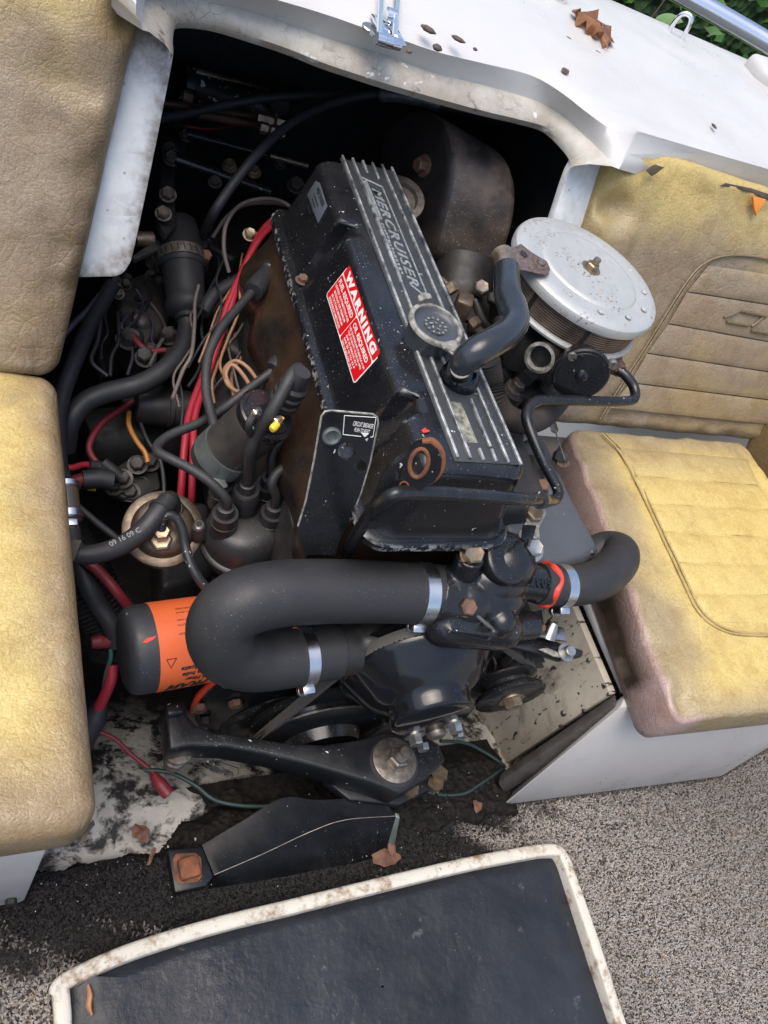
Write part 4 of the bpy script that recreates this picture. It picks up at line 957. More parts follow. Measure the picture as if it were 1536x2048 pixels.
b = NB(); tube(b, [onp(*q, .0008) for q in ((596, 1052), (612, 1000), (628, 920), (643, 832), (650, 823), (662, 821), (745, 828), (754, 834), (756, 845), (740, 925), (722, 985), (700, 1040))], .0011, 6, smooth=False); obj('worn_edge', b, m_capring, brp)
b = NB(); q_ = onp(663, 872, .0016); lathe(b, q_, pn, [(0, .0042), (0, .0092), (.0022, .0088), (.003, .007), (.002, .0045), (-.001, .0042)], 28); obj('grommet', b, m_galv, brp)
def ptext(s, x, y, size, width, bold=0): 
    a2 = tp(onp(x, y)); t = text_bm(s, size, 0, 0, bold, width=width)
    for v in t.verts: v.co.x += a2[0]; v.co.y += a2[1]
    obj('bracket_text', map_bm(t, pmap(.0019)), m_sticker_white, brp)
ptext('CIRCUIT BREAKER', 704, 849, .0066, .0200, .00006); ptext('PUSH TO RESET', 707, 861, .0058, .0150, .00006)
b = NB()
for a_, c_ in (((689, 831), (752, 835)), ((689, 831), (686, 869)), ((686, 869), (722, 873)), ((741, 874), (746, 874)), ((746, 874), (752, 835))): tube(b, [onp(*a_, .0019), onp(*c_, .0019)], .00035, 5, smooth=False)
prism(b, [onp(x, y, .0018) for x, y in ((722, 865), (738, 867), (729, 874))], pn * .0002); obj('bracket_border', b, m_sticker_white, brp)
# ------------------------------------------------------------------ castings: union of primitives, voxel remeshed
def cast(b, voxel=.0022, it=6):
    finish(b); me = bpy.data.meshes.new('c'); b.to_mesh(me); b.free()
    o = bpy.data.objects.new('c', me); C.objects.link(o)
    md = o.modifiers.new('r', 'REMESH'); md.mode = 'VOXEL'; md.voxel_size = voxel
    sm_ = o.modifiers.new('s', 'SMOOTH'); sm_.iterations = it; sm_.factor = .5
    dg = bpy.context.evaluated_depsgraph_get(); dg.update()
    m2 = bpy.data.meshes.new_from_object(o.evaluated_get(dg)); bpy.data.objects.remove(o); bpy.data.meshes.remove(me)
    r = NB(); r.from_mesh(m2); bpy.data.meshes.remove(m2); return r
def cyl(b, p, q, r, r2=None, n=24):
    p, q = V(p), V(q); return lathe(b, p, q - p, [(0, 0), (0, r), ((q - p).length, r if r2 is None else r2), ((q - p).length, 0)], n)
def ball(b, p, r, s=(1, 1, 1)):
    t = NB(); bmesh.ops.create_uvsphere(t, u_segments=24, v_segments=16, radius=1)
    for v in t.verts: v.co = V(p) + V((v.co.x * r * s[0], v.co.y * r * s[1], v.co.z * r * s[2]))
    return merge(b, t)
def capsule(b, p, q, r): cyl(b, p, q, r); ball(b, p, r); return ball(b, q, r)
# --- thermostat housing
b = NB()
capsule(b, P(888, 1248, .372), P(1000, 1256, .368), .0255); cyl(b, P(1000, 1256, .368), P(1066, 1250, .362), .0165)
cyl(b, P(935, 1205, .385), P(862, 1189, .388), .0335)
ball(b, P(925, 1205, .385), .040, (1, .8, .9))
cyl(b, P(912, 1178, .392), P(941, 1112, .444), .0175, .0155)
ball(b, P(1008, 1122, .425), .036, (1.05, .95, .85)); ball(b, P(985, 1160, .405), .040, (1.1, .8, .8)); ball(b, P(975, 1200, .39), .036, (1.3, .8, .8))
cyl(b, P(1000, 1158, .407), P(1104, 1172, .400), .0215)
prism(b, [P(x, y, .392) for x, y in ((884, 1175), (905, 1165), (960, 1215), (1010, 1262), (985, 1272), (900, 1262), (888, 1230))], (0, 0, -.022))
ball(b, P(1000, 1243, .39), .018)
therm = obj('thermostat_housing', cast(b, .0020, 3), m_therm, eng, 180)
b = NB(); lathe(b, P(1018, 1117, .448), (.05, -.35, .93), [(-.012, .028), (-.002, .0275), (0, .026), (.0008, .022), (.0012, 0)], 40); obj('cast_pad', b, m_therm, therm, 50)
b = NB(); tube(b, [P(x, y, z) for x, y, z in ((884, 1170, .402), (888, 1190, .4), (905, 1203, .401), (935, 1212, .404), (955, 1232, .403), (975, 1250, .399), (985, 1258, .395))], .0022, 7); obj('gasket_edge', b, m_gasket, therm)
bolt(therm, P(942, 1110, .446), (-.1, -.35, 1), .0115, m_brass, .010, .0135)
bolt(therm, P(931, 1214, .406), (-.1, -.5, .9), .0095, m_rustbolt, .010, .011)
t = text_bm('60372', .0155, .0012, 0, .0003, align='CENTER'); ap_ = P(1050, 1164, .4036); an_ = (P(1104, 1172, .400) - P(1000, 1158, .407)).normalized(); cn_ = (V((0, 0, 1)) - ap_); cn_ = V((0, -.30, .95)); cn_ = (cn_ - an_ * cn_.dot(an_)).normalized(); map_bm(t, plane_map(ap_ + cn_ * .0218, -an_, -an_.cross(cn_) if (-an_.cross(cn_)).y < 0 else an_.cross(cn_))); obj('cast_number', t, m_therm, therm)
b = NB(); q_ = P(1092, 1168, .4005); ax_ = P(1104, 1172, .40) - P(1000, 1158, .407); _, u_, v_ = frame(ax_)
tube(b, [q_ + (u_ * math.cos(k * .3) + v_ * math.sin(k * .3)) * (.0225 + .0006 * math.sin(k * 2.1)) + ax_.normalized() * (.003 * math.sin(k * 1.3)) for k in range(22)], [.0042 + .0014 * math.sin(k * 1.7) for k in range(22)], 7); obj('sealant_bead', b, m_sealant, therm)
b = NB()
for k in range(6): cyl(b, P(940 + 12 * k, 1277 - k, .352), P(941 + 12 * k, 1283 - k, .351), .0036, .003, 8)
obj('cast_bumps', b, m_therm, therm)['kind'] = 'stuff'
# --- hose clamp builder
def clamp(parent, p, ax, r, sd, wd=.013, mat=None, ss=1.0):
    ax = V(ax).normalized(); sd = V(sd); sd = (sd - ax * sd.dot(ax)).normalized(); tn = ax.cross(sd)
    b = NB(); lathe(b, V(p) - ax * wd / 2, ax, [(0, r), (0, r + .0010), (wd, r + .0010), (wd, r)], 48); c = obj('hose_clamp', b, mat or m_clamp, parent, 40)
    q = V(p) + sd * (r + .004)
    b = NB(); box(b, q, (wd * 1.05, .014 * ss, .008 * ss), ax, tn, .0015); obj('worm_housing', b, mat or m_clamp, c)
    b = NB(); e = q + tn * .006 * ss + sd * .001
    lathe(b, e, tn, [(0, .0048 * ss), (.004 * ss, .0055 * ss), (.0045 * ss, .0062 * ss), (.0105 * ss, .0062 * ss), (.0112 * ss, .0052 * ss), (.0112 * ss, 0)], 14); obj('clamp_screw', b, m_steel, c, 25)
    b = NB(); box(b, e + tn * .0114 * ss, (.0013, .009 * ss, .0012), ax, sd); obj('screw_slot', b, m_dull, c)
    return c
# --- big bypass hose
bh = [P(892, 1191, .388), P(840, 1187, .388), P(740, 1183, .388), P(620, 1183, .388), P(540, 1190, .388), P(480, 1208, .382), P(446, 1240, .365), P(442, 1278, .342), P(462, 1308, .318), P(510, 1322, .300), P(570, 1318, .295), P(640, 1307, .295), P(672, 1303, .295)]
b = NB(); tube(b, bh, [.0330, .0322, .0326, .0326, .0328, .0330, .0328, .0326, .0322, .0315, .0312, .0302, .0305], 36, 8); hoseA = obj('water_hose', b, m_rubber, eng, 80)
clamp(hoseA, P(842, 1187, .388), P(892, 1191, .388) - P(740, 1183, .388), .0327, V((-.25, -.75, -.62)), .0145)
clamp(hoseA, P(607, 1313, .295), P(672, 1303, .295) - P(570, 1318, .295), .0313, V((-.1, -.92, -.42)), .013)
b = NB(); cyl(b, P(628, 1309, .295), P(720, 1298, .29), .028); ball(b, P(740, 1300, .28), .045, (1.3, .7, 1)); cyl(b, P(740, 1300, .28) + V((0, .02, 0)), P(740, 1300, .28) + V((.03, .12, -.03)), .05)
prism(b, [Py(x, y, .345) for x, y in ((640, 1290), (860, 1270), (880, 1400), (700, 1430), (620, 1360))], (0, .03, 0))
obj('water_pump', cast(b, .003, 4), m_dull, eng, 180)
# --- right hose
rh = [P(1076, 1167, .402), P(1110, 1172, .400), P(1160, 1170, .400), P(1205, 1155, .400), P(1236, 1126, .396), P(1238, 1104, .385), P(1214, 1098, .372), P(1180, 1110, .360), P(1150, 1122, .350)]
b = NB(); tube(b, rh, [.0235, .0235, .0240, .0245, .0245, .0240, .0235, .0225, .0220], 32, 8); hoseB = obj('water_hose', b, m_rubber, eng, 80)
clamp(hoseB, P(1122, 1172, .400), P(1160, 1170, .4) - P(1100, 1171, .4), .0242, V((-.15, -.85, -.5)), .013)
b = NB(); cyl(b, P(1140, 1112, .375), P(1180, 1106, .378), .0065, .0065, 12); cyl(b, P(1134, 1112, .375), P(1142, 1112, .375), .0085, .0085, 14); obj('clamp_screw', b, m_steel, hoseB, 25)
# --- water pump pulley: a deep glossy cup on the front
PC = V((.436, 0, .270)); AXF = V((0, -1, 0))
b = NB(); lathe(b, PC + V((0, .325, 0)), AXF, [(0, 0), (0, .086), (.004, .094), (.006, .0945), (.010, .0865), (.0145, .084), (.019, .0865), (.0235, .0945), (.0265, .0945), (.031, .0915), (.040, .083), (.052, .073), (.061, .064), (.066, .0565), (.070, .0525), (.078, .0505), (.086, .0500), (.089, .0480), (.091, .0440), (.0915, .0)], 96)
pul = obj('pump_pulley', b, m_pulley, eng, 40)
fy = .325 - .0915
for (x, y, r) in ((829, 1472, .0088), (908, 1447, .0088)):
    bolt(pul, Py(x, y, fy + .001), AXF, r, m_steel, .010, .0125)
for (x, y, r) in ((845, 1489, .0080), (914, 1464, .0080)): bolt(pul, Py(x, y, fy + .001) , AXF, r, m_steel, .008)
b = NB(); lathe(b, Py(872, 1464, fy + .001), AXF, [(0, .0115), (.004, .0110), (.007, .0085), (.0075, 0)], 24); obj('shaft_end', b, m_oldsteel, pul)
# crank pulley
KC = V((.385, 0, .055))
b = NB(); lathe(b, KC + V((0, .335, 0)), AXF, [(0, 0), (0, .088), (.006, .092), (.012, .092), (.017, .081), (.022, .081), (.027, .092), (.031, .092), (.036, .085), (.038, .055), (.052, .05), (.053, 0)], 72); crk = obj('crank_pulley', b, m_black, eng, 40)
b = NB(); lathe(b, KC + V((0, .306, 0)), AXF, [(0, .0918), (0, .0935), (.002, .0935), (.002, .0918)], 72); obj('bright_rim', b, m_oldsteel, crk)
# drive belt round pump, crank and alternator (convex path)
AC = V((.567, 0, .247)); AR = .045
by = .3065
def belt_path():
    cs = [(PC.x, PC.z, .0915), (KC.x, KC.z, .0875), (AC.x, AC.z, .040)]
    pts = []
    for (x, z, r) in cs:
        for k in range(120): pts.append((x + r * math.cos(k * .05236), z + r * math.sin(k * .05236)))
    pts = sorted(set(pts)); 
    def half(ps):
        h = []
        for p in ps:
            while len(h) > 1 and (h[-1][0] - h[-2][0]) * (p[1] - h[-2][1]) - (h[-1][1] - h[-2][1]) * (p[0] - h[-2][0]) <= 0: h.pop()
            h.append(p)
        return h
    lo_, up_ = half(pts), half(pts[::-1]); return lo_[:-1] + up_[:-1]
bp = belt_path(); n_ = len(bp); rows = []
for k, (x, z) in enumerate(bp):
    x0, z0 = bp[k - 1]; x1, z1 = bp[(k + 1) % n_]; tx, tz = x1 - x0, z1 - z0; l = math.hypot(tx, tz); nx_, nz_ = tz / l, -tx / l
    f = sst(.50, .60, x); yy = by - .020 * f
    rows.append([(x + nx_ * .003, yy - .006, z + nz_ * .003), (x + nx_ * .003, yy + .006, z + nz_ * .003), (x - nx_ * .006, yy + .004, z - nz_ * .006), (x - nx_ * .006, yy - .004, z - nz_ * .006)])
rows.append(rows[0]); b = NB(); loft(b, rows, True); bmesh.ops.remove_doubles(b, verts=b.verts, dist=1e-6); belt = obj('drive_belt', b, m_belt, eng, 50)
# --- alternator
b = NB(); lathe(b, AC + V((0, .285, 0)), AXF, [(0, 0), (0, .030), (.002, .042), (.005, .042), (.010, .033), (.0145, .033), (.0195, .044), (.0225, .046), (.026, .0462), (.0275, .0445), (.0285, .020), (.0285, 0)], 64); alp = obj('alternator_pulley', b, m_satin, eng, 40)
b = NB(); lathe(b, AC + V((0, .2565, 0)), AXF, [(0, .017), (.0018, .017), (.0018, .012)], 28); hexa(b, AC + V((0, .2547, 0)), AXF, .0125, .010); obj('pulley_nut', b, m_brass, alp, 25)
b = NB(); lathe(b, AC + V((0, .40, 0)), AXF, [(0, 0), (0, .055), (.01, .062), (.06, .064), (.085, .062), (.094, .05), (.098, .02), (.098, 0)], 36); alt = obj('alternator', b, m_dull, eng, 40)
for k in range(16):
    a_ = k / 16 * 6.2832; u = V((math.cos(a_), 0, math.sin(a_))); b = NB(); box(b, AC + V((0, .292, 0)) + u * .043, (.026, .010, .0022), u + u.cross(AXF) * .35, AXF); obj('fan_blade', b, m_dull, alp)
# alternator adjuster bracket with bright plastic-looking elbow
b = NB(); prism(b, [P(x, y, .325) for x, y in ((1005, 1275), (1075, 1262), (1120, 1285), (1168, 1300), (1166, 1312), (1120, 1320), (1075, 1305), (1010, 1290))], (0, 0, -.008), .0025); adj = obj('adjuster_bracket', b, m_satin, eng)
b = NB(); prism(b, [P(x, y, .328) for x, y in ((1075, 1300), (1092, 1297), (1128, 1312), (1125, 1318), (1105, 1314))], (0, 0, .003), .001); obj('slot_edge', b, m_capring, adj)
b = NB(); lathe(b, P(1130, 1306, .331), (0, -.2, 1), [(0, .011), (.002, .011), (.002, .007), (.012, .007), (.013, .006), (.013, 0)], 18); obj('adjuster_bolt', b, m_steel, adj)
b = NB(); cyl(b, P(1095, 1275, .335), P(1108, 1245, .35), .011, .006, 14); prism(b, [P(x, y, .338) for x, y in ((1068, 1274), (1100, 1252), (1125, 1258), (1132, 1285), (1110, 1282))], (0, 0, .004), .001); obj('galvanised_elbow', b, m_steel, adj)
b = NB(); prism(b, [P(x, y, .352) for x, y in ((1045, 1225), (1085, 1218), (1092, 1262), (1050, 1272))], (0, 0, -.02), .003); hb_ = obj('hose_support', b, m_satin, eng)
b = NB(); prism(b, [P(x, y, .354) for x, y in ((1055, 1242), (1066, 1238), (1070, 1248), (1092, 1252), (1090, 1262), (1060, 1262))], (0, 0, .0006)); obj('rust_patch', b, m_rustbolt, hb_)
b = NB(); prism(b, [P(x, y, .30) for x, y in ((938, 1290), (952, 1285), (962, 1292), (968, 1310), (950, 1325), (942, 1310))], (0, 0, .012), .002); tab = obj('chipped_tab', b, m_rustbolt, eng)
# --- front cover with orange sealant edge
b = NB(); fc = [Py(x, y, .352) for x, y in ((388, 1418), (402, 1388), (432, 1362), (480, 1345), (560, 1335), (660, 1325), (720, 1330), (720, 1500), (560, 1520), (430, 1490), (392, 1450))]
prism(b, fc, (0, .03, 0), .008, 3); fcv = obj('timing_cover', b, m_black, eng, 50)
b = NB(); lathe(b, Py(580, 1440, .352), AXF, [(0, .10), (.004, .098), (.012, .085), (.016, .06), (.016, 0)], 48); obj('cover_dome', b, m_black, fcv, 50)
b = NB(); tube(b, [Py(x, y, .352) for x, y in ((383, 1425), (388, 1410), (398, 1392), (412, 1376), (430, 1362), (448, 1352))], [.002, .0035, .0042, .0035, .0042, .002], 7); obj('sealant_bead', b, m_sealant, fcv)
for (x, y, mm) in ((398, 1412, m_rustbolt), (455, 1360, m_brass), (470, 1403, m_rustbolt), (408, 1438, m_dull)): bolt(fcv, Py(x, y, .350), AXF, .009, mm, .008)
# --- oil filter
f0, f1 = P(243, 1304, .195), P(470, 1268, .195); fax = (f1 - f0).normalized(); fr = .0505; FL_ = (f1 - f0).length
b = NB(); lathe(b, f0, fax, [(0, 0), (.0, .030), (.002, .041), (.006, .047), (.012, .0498), (.02, fr), (FL_, fr)], 64); filt = obj('oil_filter', b, m_filter, eng, 45)
fs0 = (P(322, 1290, .245) - f0).dot(fax) * .97
b = NB(); lathe(b, f0, fax, [(fs0, fr), (fs0, fr + .0004), (FL_ - .002, fr + .0004), (FL_ - .002, fr)], 96); band = obj('orange_band', b, m_orange, filt)
def fmap(a0, ph0, off=.0009):                 # text runs towards the closed end, its top points down and forward
    def fn(c):
        a_ = a0 - c.x; ph = ph0 + c.y / fr
        return f0 + fax * a_ + (V((0, 0, 1)) * math.cos(ph) + V((0, -1, 0)) * math.sin(ph)) * (fr + off)
    return fn
def ftext(s, a0, ph, size, width, shear=0, bold=0.0):
    t = text_bm(s, size, 0, shear, bold, width=width)
    if t.verts:
        bmesh.ops.triangulate(t, faces=t.faces); bmesh.ops.subdivide_edges(t, edges=[e for e in t.edges if e.calc_length() > .004], cuts=1); obj('band_text', map_bm(t, fmap(a0, ph)), m_print, band)
fe = fs0 + .009
ftext('FRAM', fe + .054, 1.50, .019, .050, .35, .0009)
ftext('Oil Filter', fe + .054, 1.30, .0075, .030, .2, .0003); ftext('Filtre a huile', fe + .058, 1.14, .0075, .038, .2, .0003); ftext('Filtro de Aceite', fe + .064, .98, .0075, .046, .2, .0003)
ftext('PH30', fe + .064, .72, .014, .034, 0, .0007)
for k, ph in enumerate((.22, .02, -.10, -.30, -.42)): ftext(('1 min after', '3/4 turn', 'when gasket meets', '3/4 turn more', 'base plate seat')[k], fe + .040, ph, .0045, .026)
b = NB()
m_ = fmap(fe + .012, .74, .001)
for (x0, y0, x1, y1) in ((0, 0, .011, 0), (.011, 0, .0055, .010), (.0055, .010, 0, 0)): tube(b, [m_(V((x0, y0, 0))), m_(V((x1, y1, 0)))], .0004, 5, smooth=False)
obj('band_mark', b, m_print, band)
b = NB(); prism(b, [f0 + fax * a_ + (V((0, 0, 1)) * math.cos(p_) + V((0, -1, 0)) * math.sin(p_)) * (fr + .0003) for a_, p_ in ((.014, .30), (.020, .22), (.030, .20), (.026, .27), (.019, .32))], (0, -.0004, .0004)); obj('red_scrape', b, m_sealant, filt)
# --- fuel pump
fpc = V((.167, .511, .246)); fpn = V((-.17, -.33, .93)).normalized()
b = NB(); lathe(b, fpc - fpn * .045, fpn, [(0, 0), (0, .024), (.015, .028), (.024, .040), (.032, .0465), (.037, .0468), (.038, .0455), (.0395, .0468), (.044, .0465), (.0455, .043), (.046, .037), (.056, .0345), (.060, .031), (.062, .022), (.0635, .012), (.0635, 0)], 64); fp = obj('fuel_pump', b, m_pump, eng, 40)
q_ = fpc + fpn * .018
b = NB(); hexa(b, P(322, 1082, .258), fpn, .013, .008); hexa(b, P(323, 1068, .266), fpn, .0105, .014); obj('pump_union', b, m_brass, fp, 25)
b = NB(); tube(b, [P(323, 1058, .278), P(324, 1040, .288), P(334, 1030, .292), P(352, 1036, .29), P(364, 1058, .282), P(370, 1090, .27), P(382, 1130, .26), P(404, 1166, .25), P(430, 1190, .24)], .0056, 12); obj('steel_pipe', b, paint('peeling black pipe', (.02, .022, .026), .4, .1, chips=.6, chipscale=70, dust=.4), fp, 60)
b = NB(); lathe(b, P(345, 1022, .262), fpn, [(0, .014), (.006, .014), (.008, .011), (.014, .011)], 18); tube(b, [P(345, 1022, .27), P(344, 1004, .286), P(338, 998, .292), P(325, 1010, .292)], .0098, 14); obj('hose_nipple', b, m_dull, fp)
b = NB(); hp = [P(338, 1000, .292), P(318, 1024, .29), P(285, 1062, .278), P(245, 1090, .262), P(200, 1106, .25), P(160, 1110, .245), P(138, 1106, .245)]
tube(b, hp, [.0118, .0118, .0115, .0112, .0110, .0110, .0110], 18, 8); fh = obj('fuel_hose', b, m_hose, eng, 80)
_, u_, v_ = frame(P(300, 1045, .28) - P(318, 1022, .29)); hd = (P(312, 1030, .29) - P(330, 1008, .29)).normalized()
b = NB(); lathe(b, P(322, 1018, .29), hd, [(0, .0118), (0, .0135), (.0035, .0135), (.0035, .0118)], 24); obj('spring_clip', b, m_hose, fh)
t = text_bm('09 16 09 C', .0085, 0, 0, .0001, width=.036); rr_ = (P(258, 1074, .274) - P(218, 1094, .262)); map_bm(t, plane_map(P(222, 1093, .2745), rr_, V((-.1, .5, .8)))); obj('hose_print', t, paint('faded hose print', (.35, .36, .37), .6), fh)
# --- distributor
dax = V((-.16, -.02, .98)).normalized()
db = P(487, 1066, .262)
b = NB(); lathe(b, db - dax * .07, dax, [(0, 0), (0, .022), (.03, .026), (.045, .040), (.055, .0435), (.07, .0435), (.07, 0)], 40); dist = obj('distributor', b, m_sealant if False else paint('orange red distributor body', (.30, .045, .02), .5, .1, dust=.5, col2=(.05, .02, .015), ms=40), eng, 40)
b = NB(); lathe(b, db, dax, [(-.026, .0), (-.026, .0510), (-.014, .0520), (-.012, .0505), (-.011, .0470), (.0, .0465), (.012, .0450), (.022, .0405), (.027, .0345), (.030, .027), (.031, .0)], 56); dcap = obj('distributor_cap', b, m_cap, dist, 40)
for (x, y, z, s_) in ((398, 1050, .270, 1), (574, 1062, .262, 1)):
    q_ = P(x, y, z); b = NB(); lathe(b, q_ - dax * .02, dax, [(0, .012), (.012, .011), (.016, .008), (.018, .008), (.018, .006), (.021, .0055), (.0225, .004), (.0225, 0)], 18); obj('cap_screw', b, m_oldsteel if False else m_cap, dcap, 40)
    b = NB(); lathe(b, q_ - dax * .002, dax, [(0, .007), (.003, .0068), (.0045, .005), (.0045, 0)], 14); obj('screw_head', b, m_steel, dcap)
towers = [((447, 952), (447, 1000), .330), ((540, 955), (538, 1000), .328), ((452, 1014), (448, 1080), .326), ((549, 1012), (548, 1078), .324), ((495, 966), (497, 1020), .342)]
boots = []
for k, (t_, b_, z) in enumerate(towers):
    top = P(*t_, z); base = top - dax * .040
    b = NB(); lathe(b, top - dax * .052, dax, [(0, .0165), (.028, .0150), (.040, .0148), (.040, .0)], 24); obj('cap_tower', b, m_cap, dcap)
    rb = .0170 if k == 4 else .0145
    prof_ = [(0, rb), (.003, rb + .0012), (.012, rb + .0012), (.013, rb - .0005), (.021, rb - .001), (.030, .0098), (.033, .0092), (.0335, .0104), (.041, .0098), (.0415, .008)]
    if k == 4: prof_ = [(0, rb), (.003, rb + .001), (.020, rb), (.026, rb - .002), (.028, .0105), (.040, .0092), (.0405, .008)]
    b = NB(); lathe(b, base, dax, prof_, 28); obj('lead_boot', b, m_cap, dcap, 40); boots.append(top)
def lead(pts, r=.0057): b = NB(); tube(b, pts, r, 12, 8); return obj('spark_plug_lead', b, m_wire, eng, 80)
t0, t1, t2, t3, t4 = boots
lead([t0 - dax * .004, t0 + dax * .018, P(436, 880, .37), P(420, 820, .375), P(412, 775, .38), P(416, 715, .39), P(440, 660, .40), P(472, 620, .405), P(510, 578, .41)])
lead([t2 - dax * .004, t2 + dax * .014, P(425, 968, .352), P(385, 940, .355), P(340, 917, .352), P(316, 903, .348), P(318, 888, .345), P(345, 868, .345), P(400, 845, .35), P(450, 815, .355), P(500, 776, .37), P(548, 740, .385)])
lead([t4 - dax * .004, t4 + dax * .02, P(500, 905, .40), P(514, 870, .425), P(540, 830, .455), P(565, 785, .475), P(583, 752, .487), P(596, 738, .485), P(603, 748, .475)], .0070)
lead([t1 - dax * .004, t1 + dax * .016, P(545, 908, .362), P(560, 885, .372), P(585, 876, .378), P(612, 880, .38), P(640, 890, .38)])
lead([t3 - dax * .004, t3 + dax * .018, P(544, 968, .36), P(555, 945, .37), P(580, 933, .374), P(605, 936, .374), P(632, 945, .372)])
for p_, q_ in ((P(505, 585, .411), P(545, 533, .415)), (P(545, 744, .385), P(592, 693, .395))):
    b = NB(); d_ = q_ - p_; L_ = d_.length; lathe(b, p_, d_, [(0, .008), (.001, .0128), (.012, .0136), (L_ * .5, .0118), (L_ * .75, .0112), (L_ * .78, .0128), (L_ * .98, .0122), (L_, .009), (L_, 0)], 22); obj('plug_boot', b, m_cap, eng, 40)
    b = NB(); tube(b, [q_ - d_.normalized() * .012, q_ + V((.012, .0, -.012)), q_ + V((.04, 0, -.04))], .012, 14); obj('plug_boot_elbow', b, m_cap, eng)
# --- ignition coil
c0_, c1_ = P(425, 925, .335), P(541, 824, .435); cax = (c1_ - c0_).normalized()
b = NB(); lathe(b, c0_, cax, [(0, 0), (0, .029), (.004, .0305), ((c1_ - c0_).length - .01, .0305)], 40); coil = obj('ignition_coil', b, m_grime, eng, 40)
ct_ = c1_ - cax * .014; cn = (cax + V((.1, -.1, .75))).normalized()
b = NB(); lathe(b, ct_, cn, [(-.010, .029), (.0, .0315), (.006, .0325), (.009, .0325), (.0105, .0305), (.0105, .027), (.0125, .026), (.0130, .014), (.0130, 0)], 48); ctop = obj('coil_top', b, m_black, coil, 35)
b = NB(); q_ = P(566, 806, .445); d_ = (P(592, 765, .478) - q_); lathe(b, q_, d_, [(0, .017), (.006, .0165), (.008, .014), (.012, .0165), (.017, .0165), (.019, .014), (.023, .0160), (.028, .0155), (.031, .012), (.044, .0115), (.050, .009), (.050, 0)], 26); obj('coil_boot', b, m_cap, coil, 40)
for (x, y) in ((509, 829), (551, 846)):
    b = NB(); q_ = P(x, y, .450); lathe(b, q_, cn, [(0, .005), (.004, .005), (.004, .003), (.010, .0028), (.010, 0)], 12); hexa(b, q_ + cn * .003, cn, .0055, .004); obj('coil_terminal', b, m_steel, coil, 25)
b = NB(); lathe(b, P(543, 860, .452), P(560, 842, .455) - P(543, 860, .452), [(0, .003), (.003, .0045), (.010, .004), (.011, .002), (.02, .002)], 12); obj('yellow_terminal', b, m_yellow, coil)
b = NB(); tube(b, [P(505, 833, .450), P(498, 848, .445), P(500, 865, .43), P(515, 885, .40), P(540, 895, .38)], .004, 8); obj('terminal_wire', b, m_wire, coil)
b = NB(); lathe(b, c0_ + cax * .012, cax, [(0, .0312), (0, .0325), (.022, .0325), (.022, .0312)], 40); prism(b, [P(x, y, .345) for x, y in ((393, 885), (405, 870), (428, 878), (425, 900), (440, 935), (455, 975), (430, 985), (400, 945), (392, 910))], (0, 0, .002), .0005); obj('coil_clamp', b, m_galv, coil)
b = NB(); tube(b, [P(498, 868, .40), P(478, 885, .385), P(468, 905, .37), P(478, 930, .35), P(505, 945, .33)], .0028, 8); obj('green_wire', b, m_green, coil)
# --- front mount
bz = .122
top = [P(x, y, bz) for x, y in ((330, 1405), (368, 1398), (375, 1428), (390, 1448), (421, 1461), (491, 1471), (570, 1485), (648, 1489), (720, 1478), (767, 1463), (830, 1462), (878, 1485), (893, 1520), (850, 1560), (800, 1588), (740, 1564), (672, 1544), (609, 1526), (530, 1508), (452, 1493), (382, 1491), (338, 1500))]
b = NB(); prism(b, top, (0, 0, -.046), .0045, 3); mount = obj('front_mount', b, m_beam, eng, 50)
b = NB(); prism(b, [P(x, y, .132) for x, y in ((331, 1408), (366, 1402), (370, 1425), (334, 1432))], (0, 0, -.06), .004, 3); obj('mount_boss', b, m_beam, mount, 50)
b = NB(); prism(b, [P(x, y, .078) for x, y in ((650, 1560), (760, 1580), (890, 1540), (900, 1560), (800, 1610), (700, 1600))], (0, 0, -.02), .003); obj('mount_foot', b, m_beam, mount)
wc = V((.451, .237, bz))
b = NB(); lathe(b, wc, (0, .02, 1), [(-.002, .0), (-.002, .0335), (.0, .034), (.0006, .031)], 48); obj('mount_bore', b, m_bay, mount)
b = NB(); lathe(b, wc, (0, .03, 1), [(0, .0), (0, .0300), (.0028, .0300), (.0036, .0285), (.0036, .012)], 48); wsh = obj('mount_washer', b, m_oldsteel, mount, 30)
b = NB(); hexa(b, wc + V((.003, 0, .0036)), (0, .03, 1), .0140, .010, .016); lathe(b, wc + V((.003, 0, .012)), (0, .03, 1), [(0, .0085)] + [z_ for k in range(7) for z_ in ((.001 + k * .0024, .0085), (.0022 + k * .0024, .0076))] + [(.019, .007), (.019, 0)], 18); obj('mount_stud', b, m_oldsteel, mount, 25)
b = NB(); e_ = P(357, 1504, .082); lathe(b, e_, (0, 0, -1), [(-.004, .0), (-.004, .0165), (0, .0165), (.002, .012), (.014, .012), (.016, .0145), (.026, .0145), (.028, .012), (.040, .012), (.046, .010), (.046, 0)], 20); obj('mount_bolt', b, m_oldsteel, mount, 30)
b = NB(); bx_ = [Py(x, y, P(445, 1525, .09).y) for x, y in ((0, 0),)]
fp_ = [(407, 1518), (422, 1517), (476, 1536), (478, 1546), (470, 1552), (410, 1530)]
fpl = P(430, 1500, .118); fnn = V((.30, -.95, .0)).normalized()
b = NB(); q_ = [Pl(x, y, P(452, 1496, .120) + fnn * .001, fnn) for x, y in fp_]
tube(b, q_ + [q_[0]], .0006, 5, smooth=False, caps=False); obj('cast_frame', b, m_galv, mount)
for (x0, y0, x1, y1) in ((416, 1523, 424, 1530), (428, 1528, 440, 1531), (444, 1534, 450, 1540), (452, 1539, 466, 1547)):
    b = NB(); tube(b, [Pl(x0, y0, P(452, 1496, .120) + fnn * .001, fnn), Pl(x1, y1, P(452, 1496, .120) + fnn * .001, fnn)], .0008, 5, smooth=False); obj('cast_mark', b, m_galv, mount)
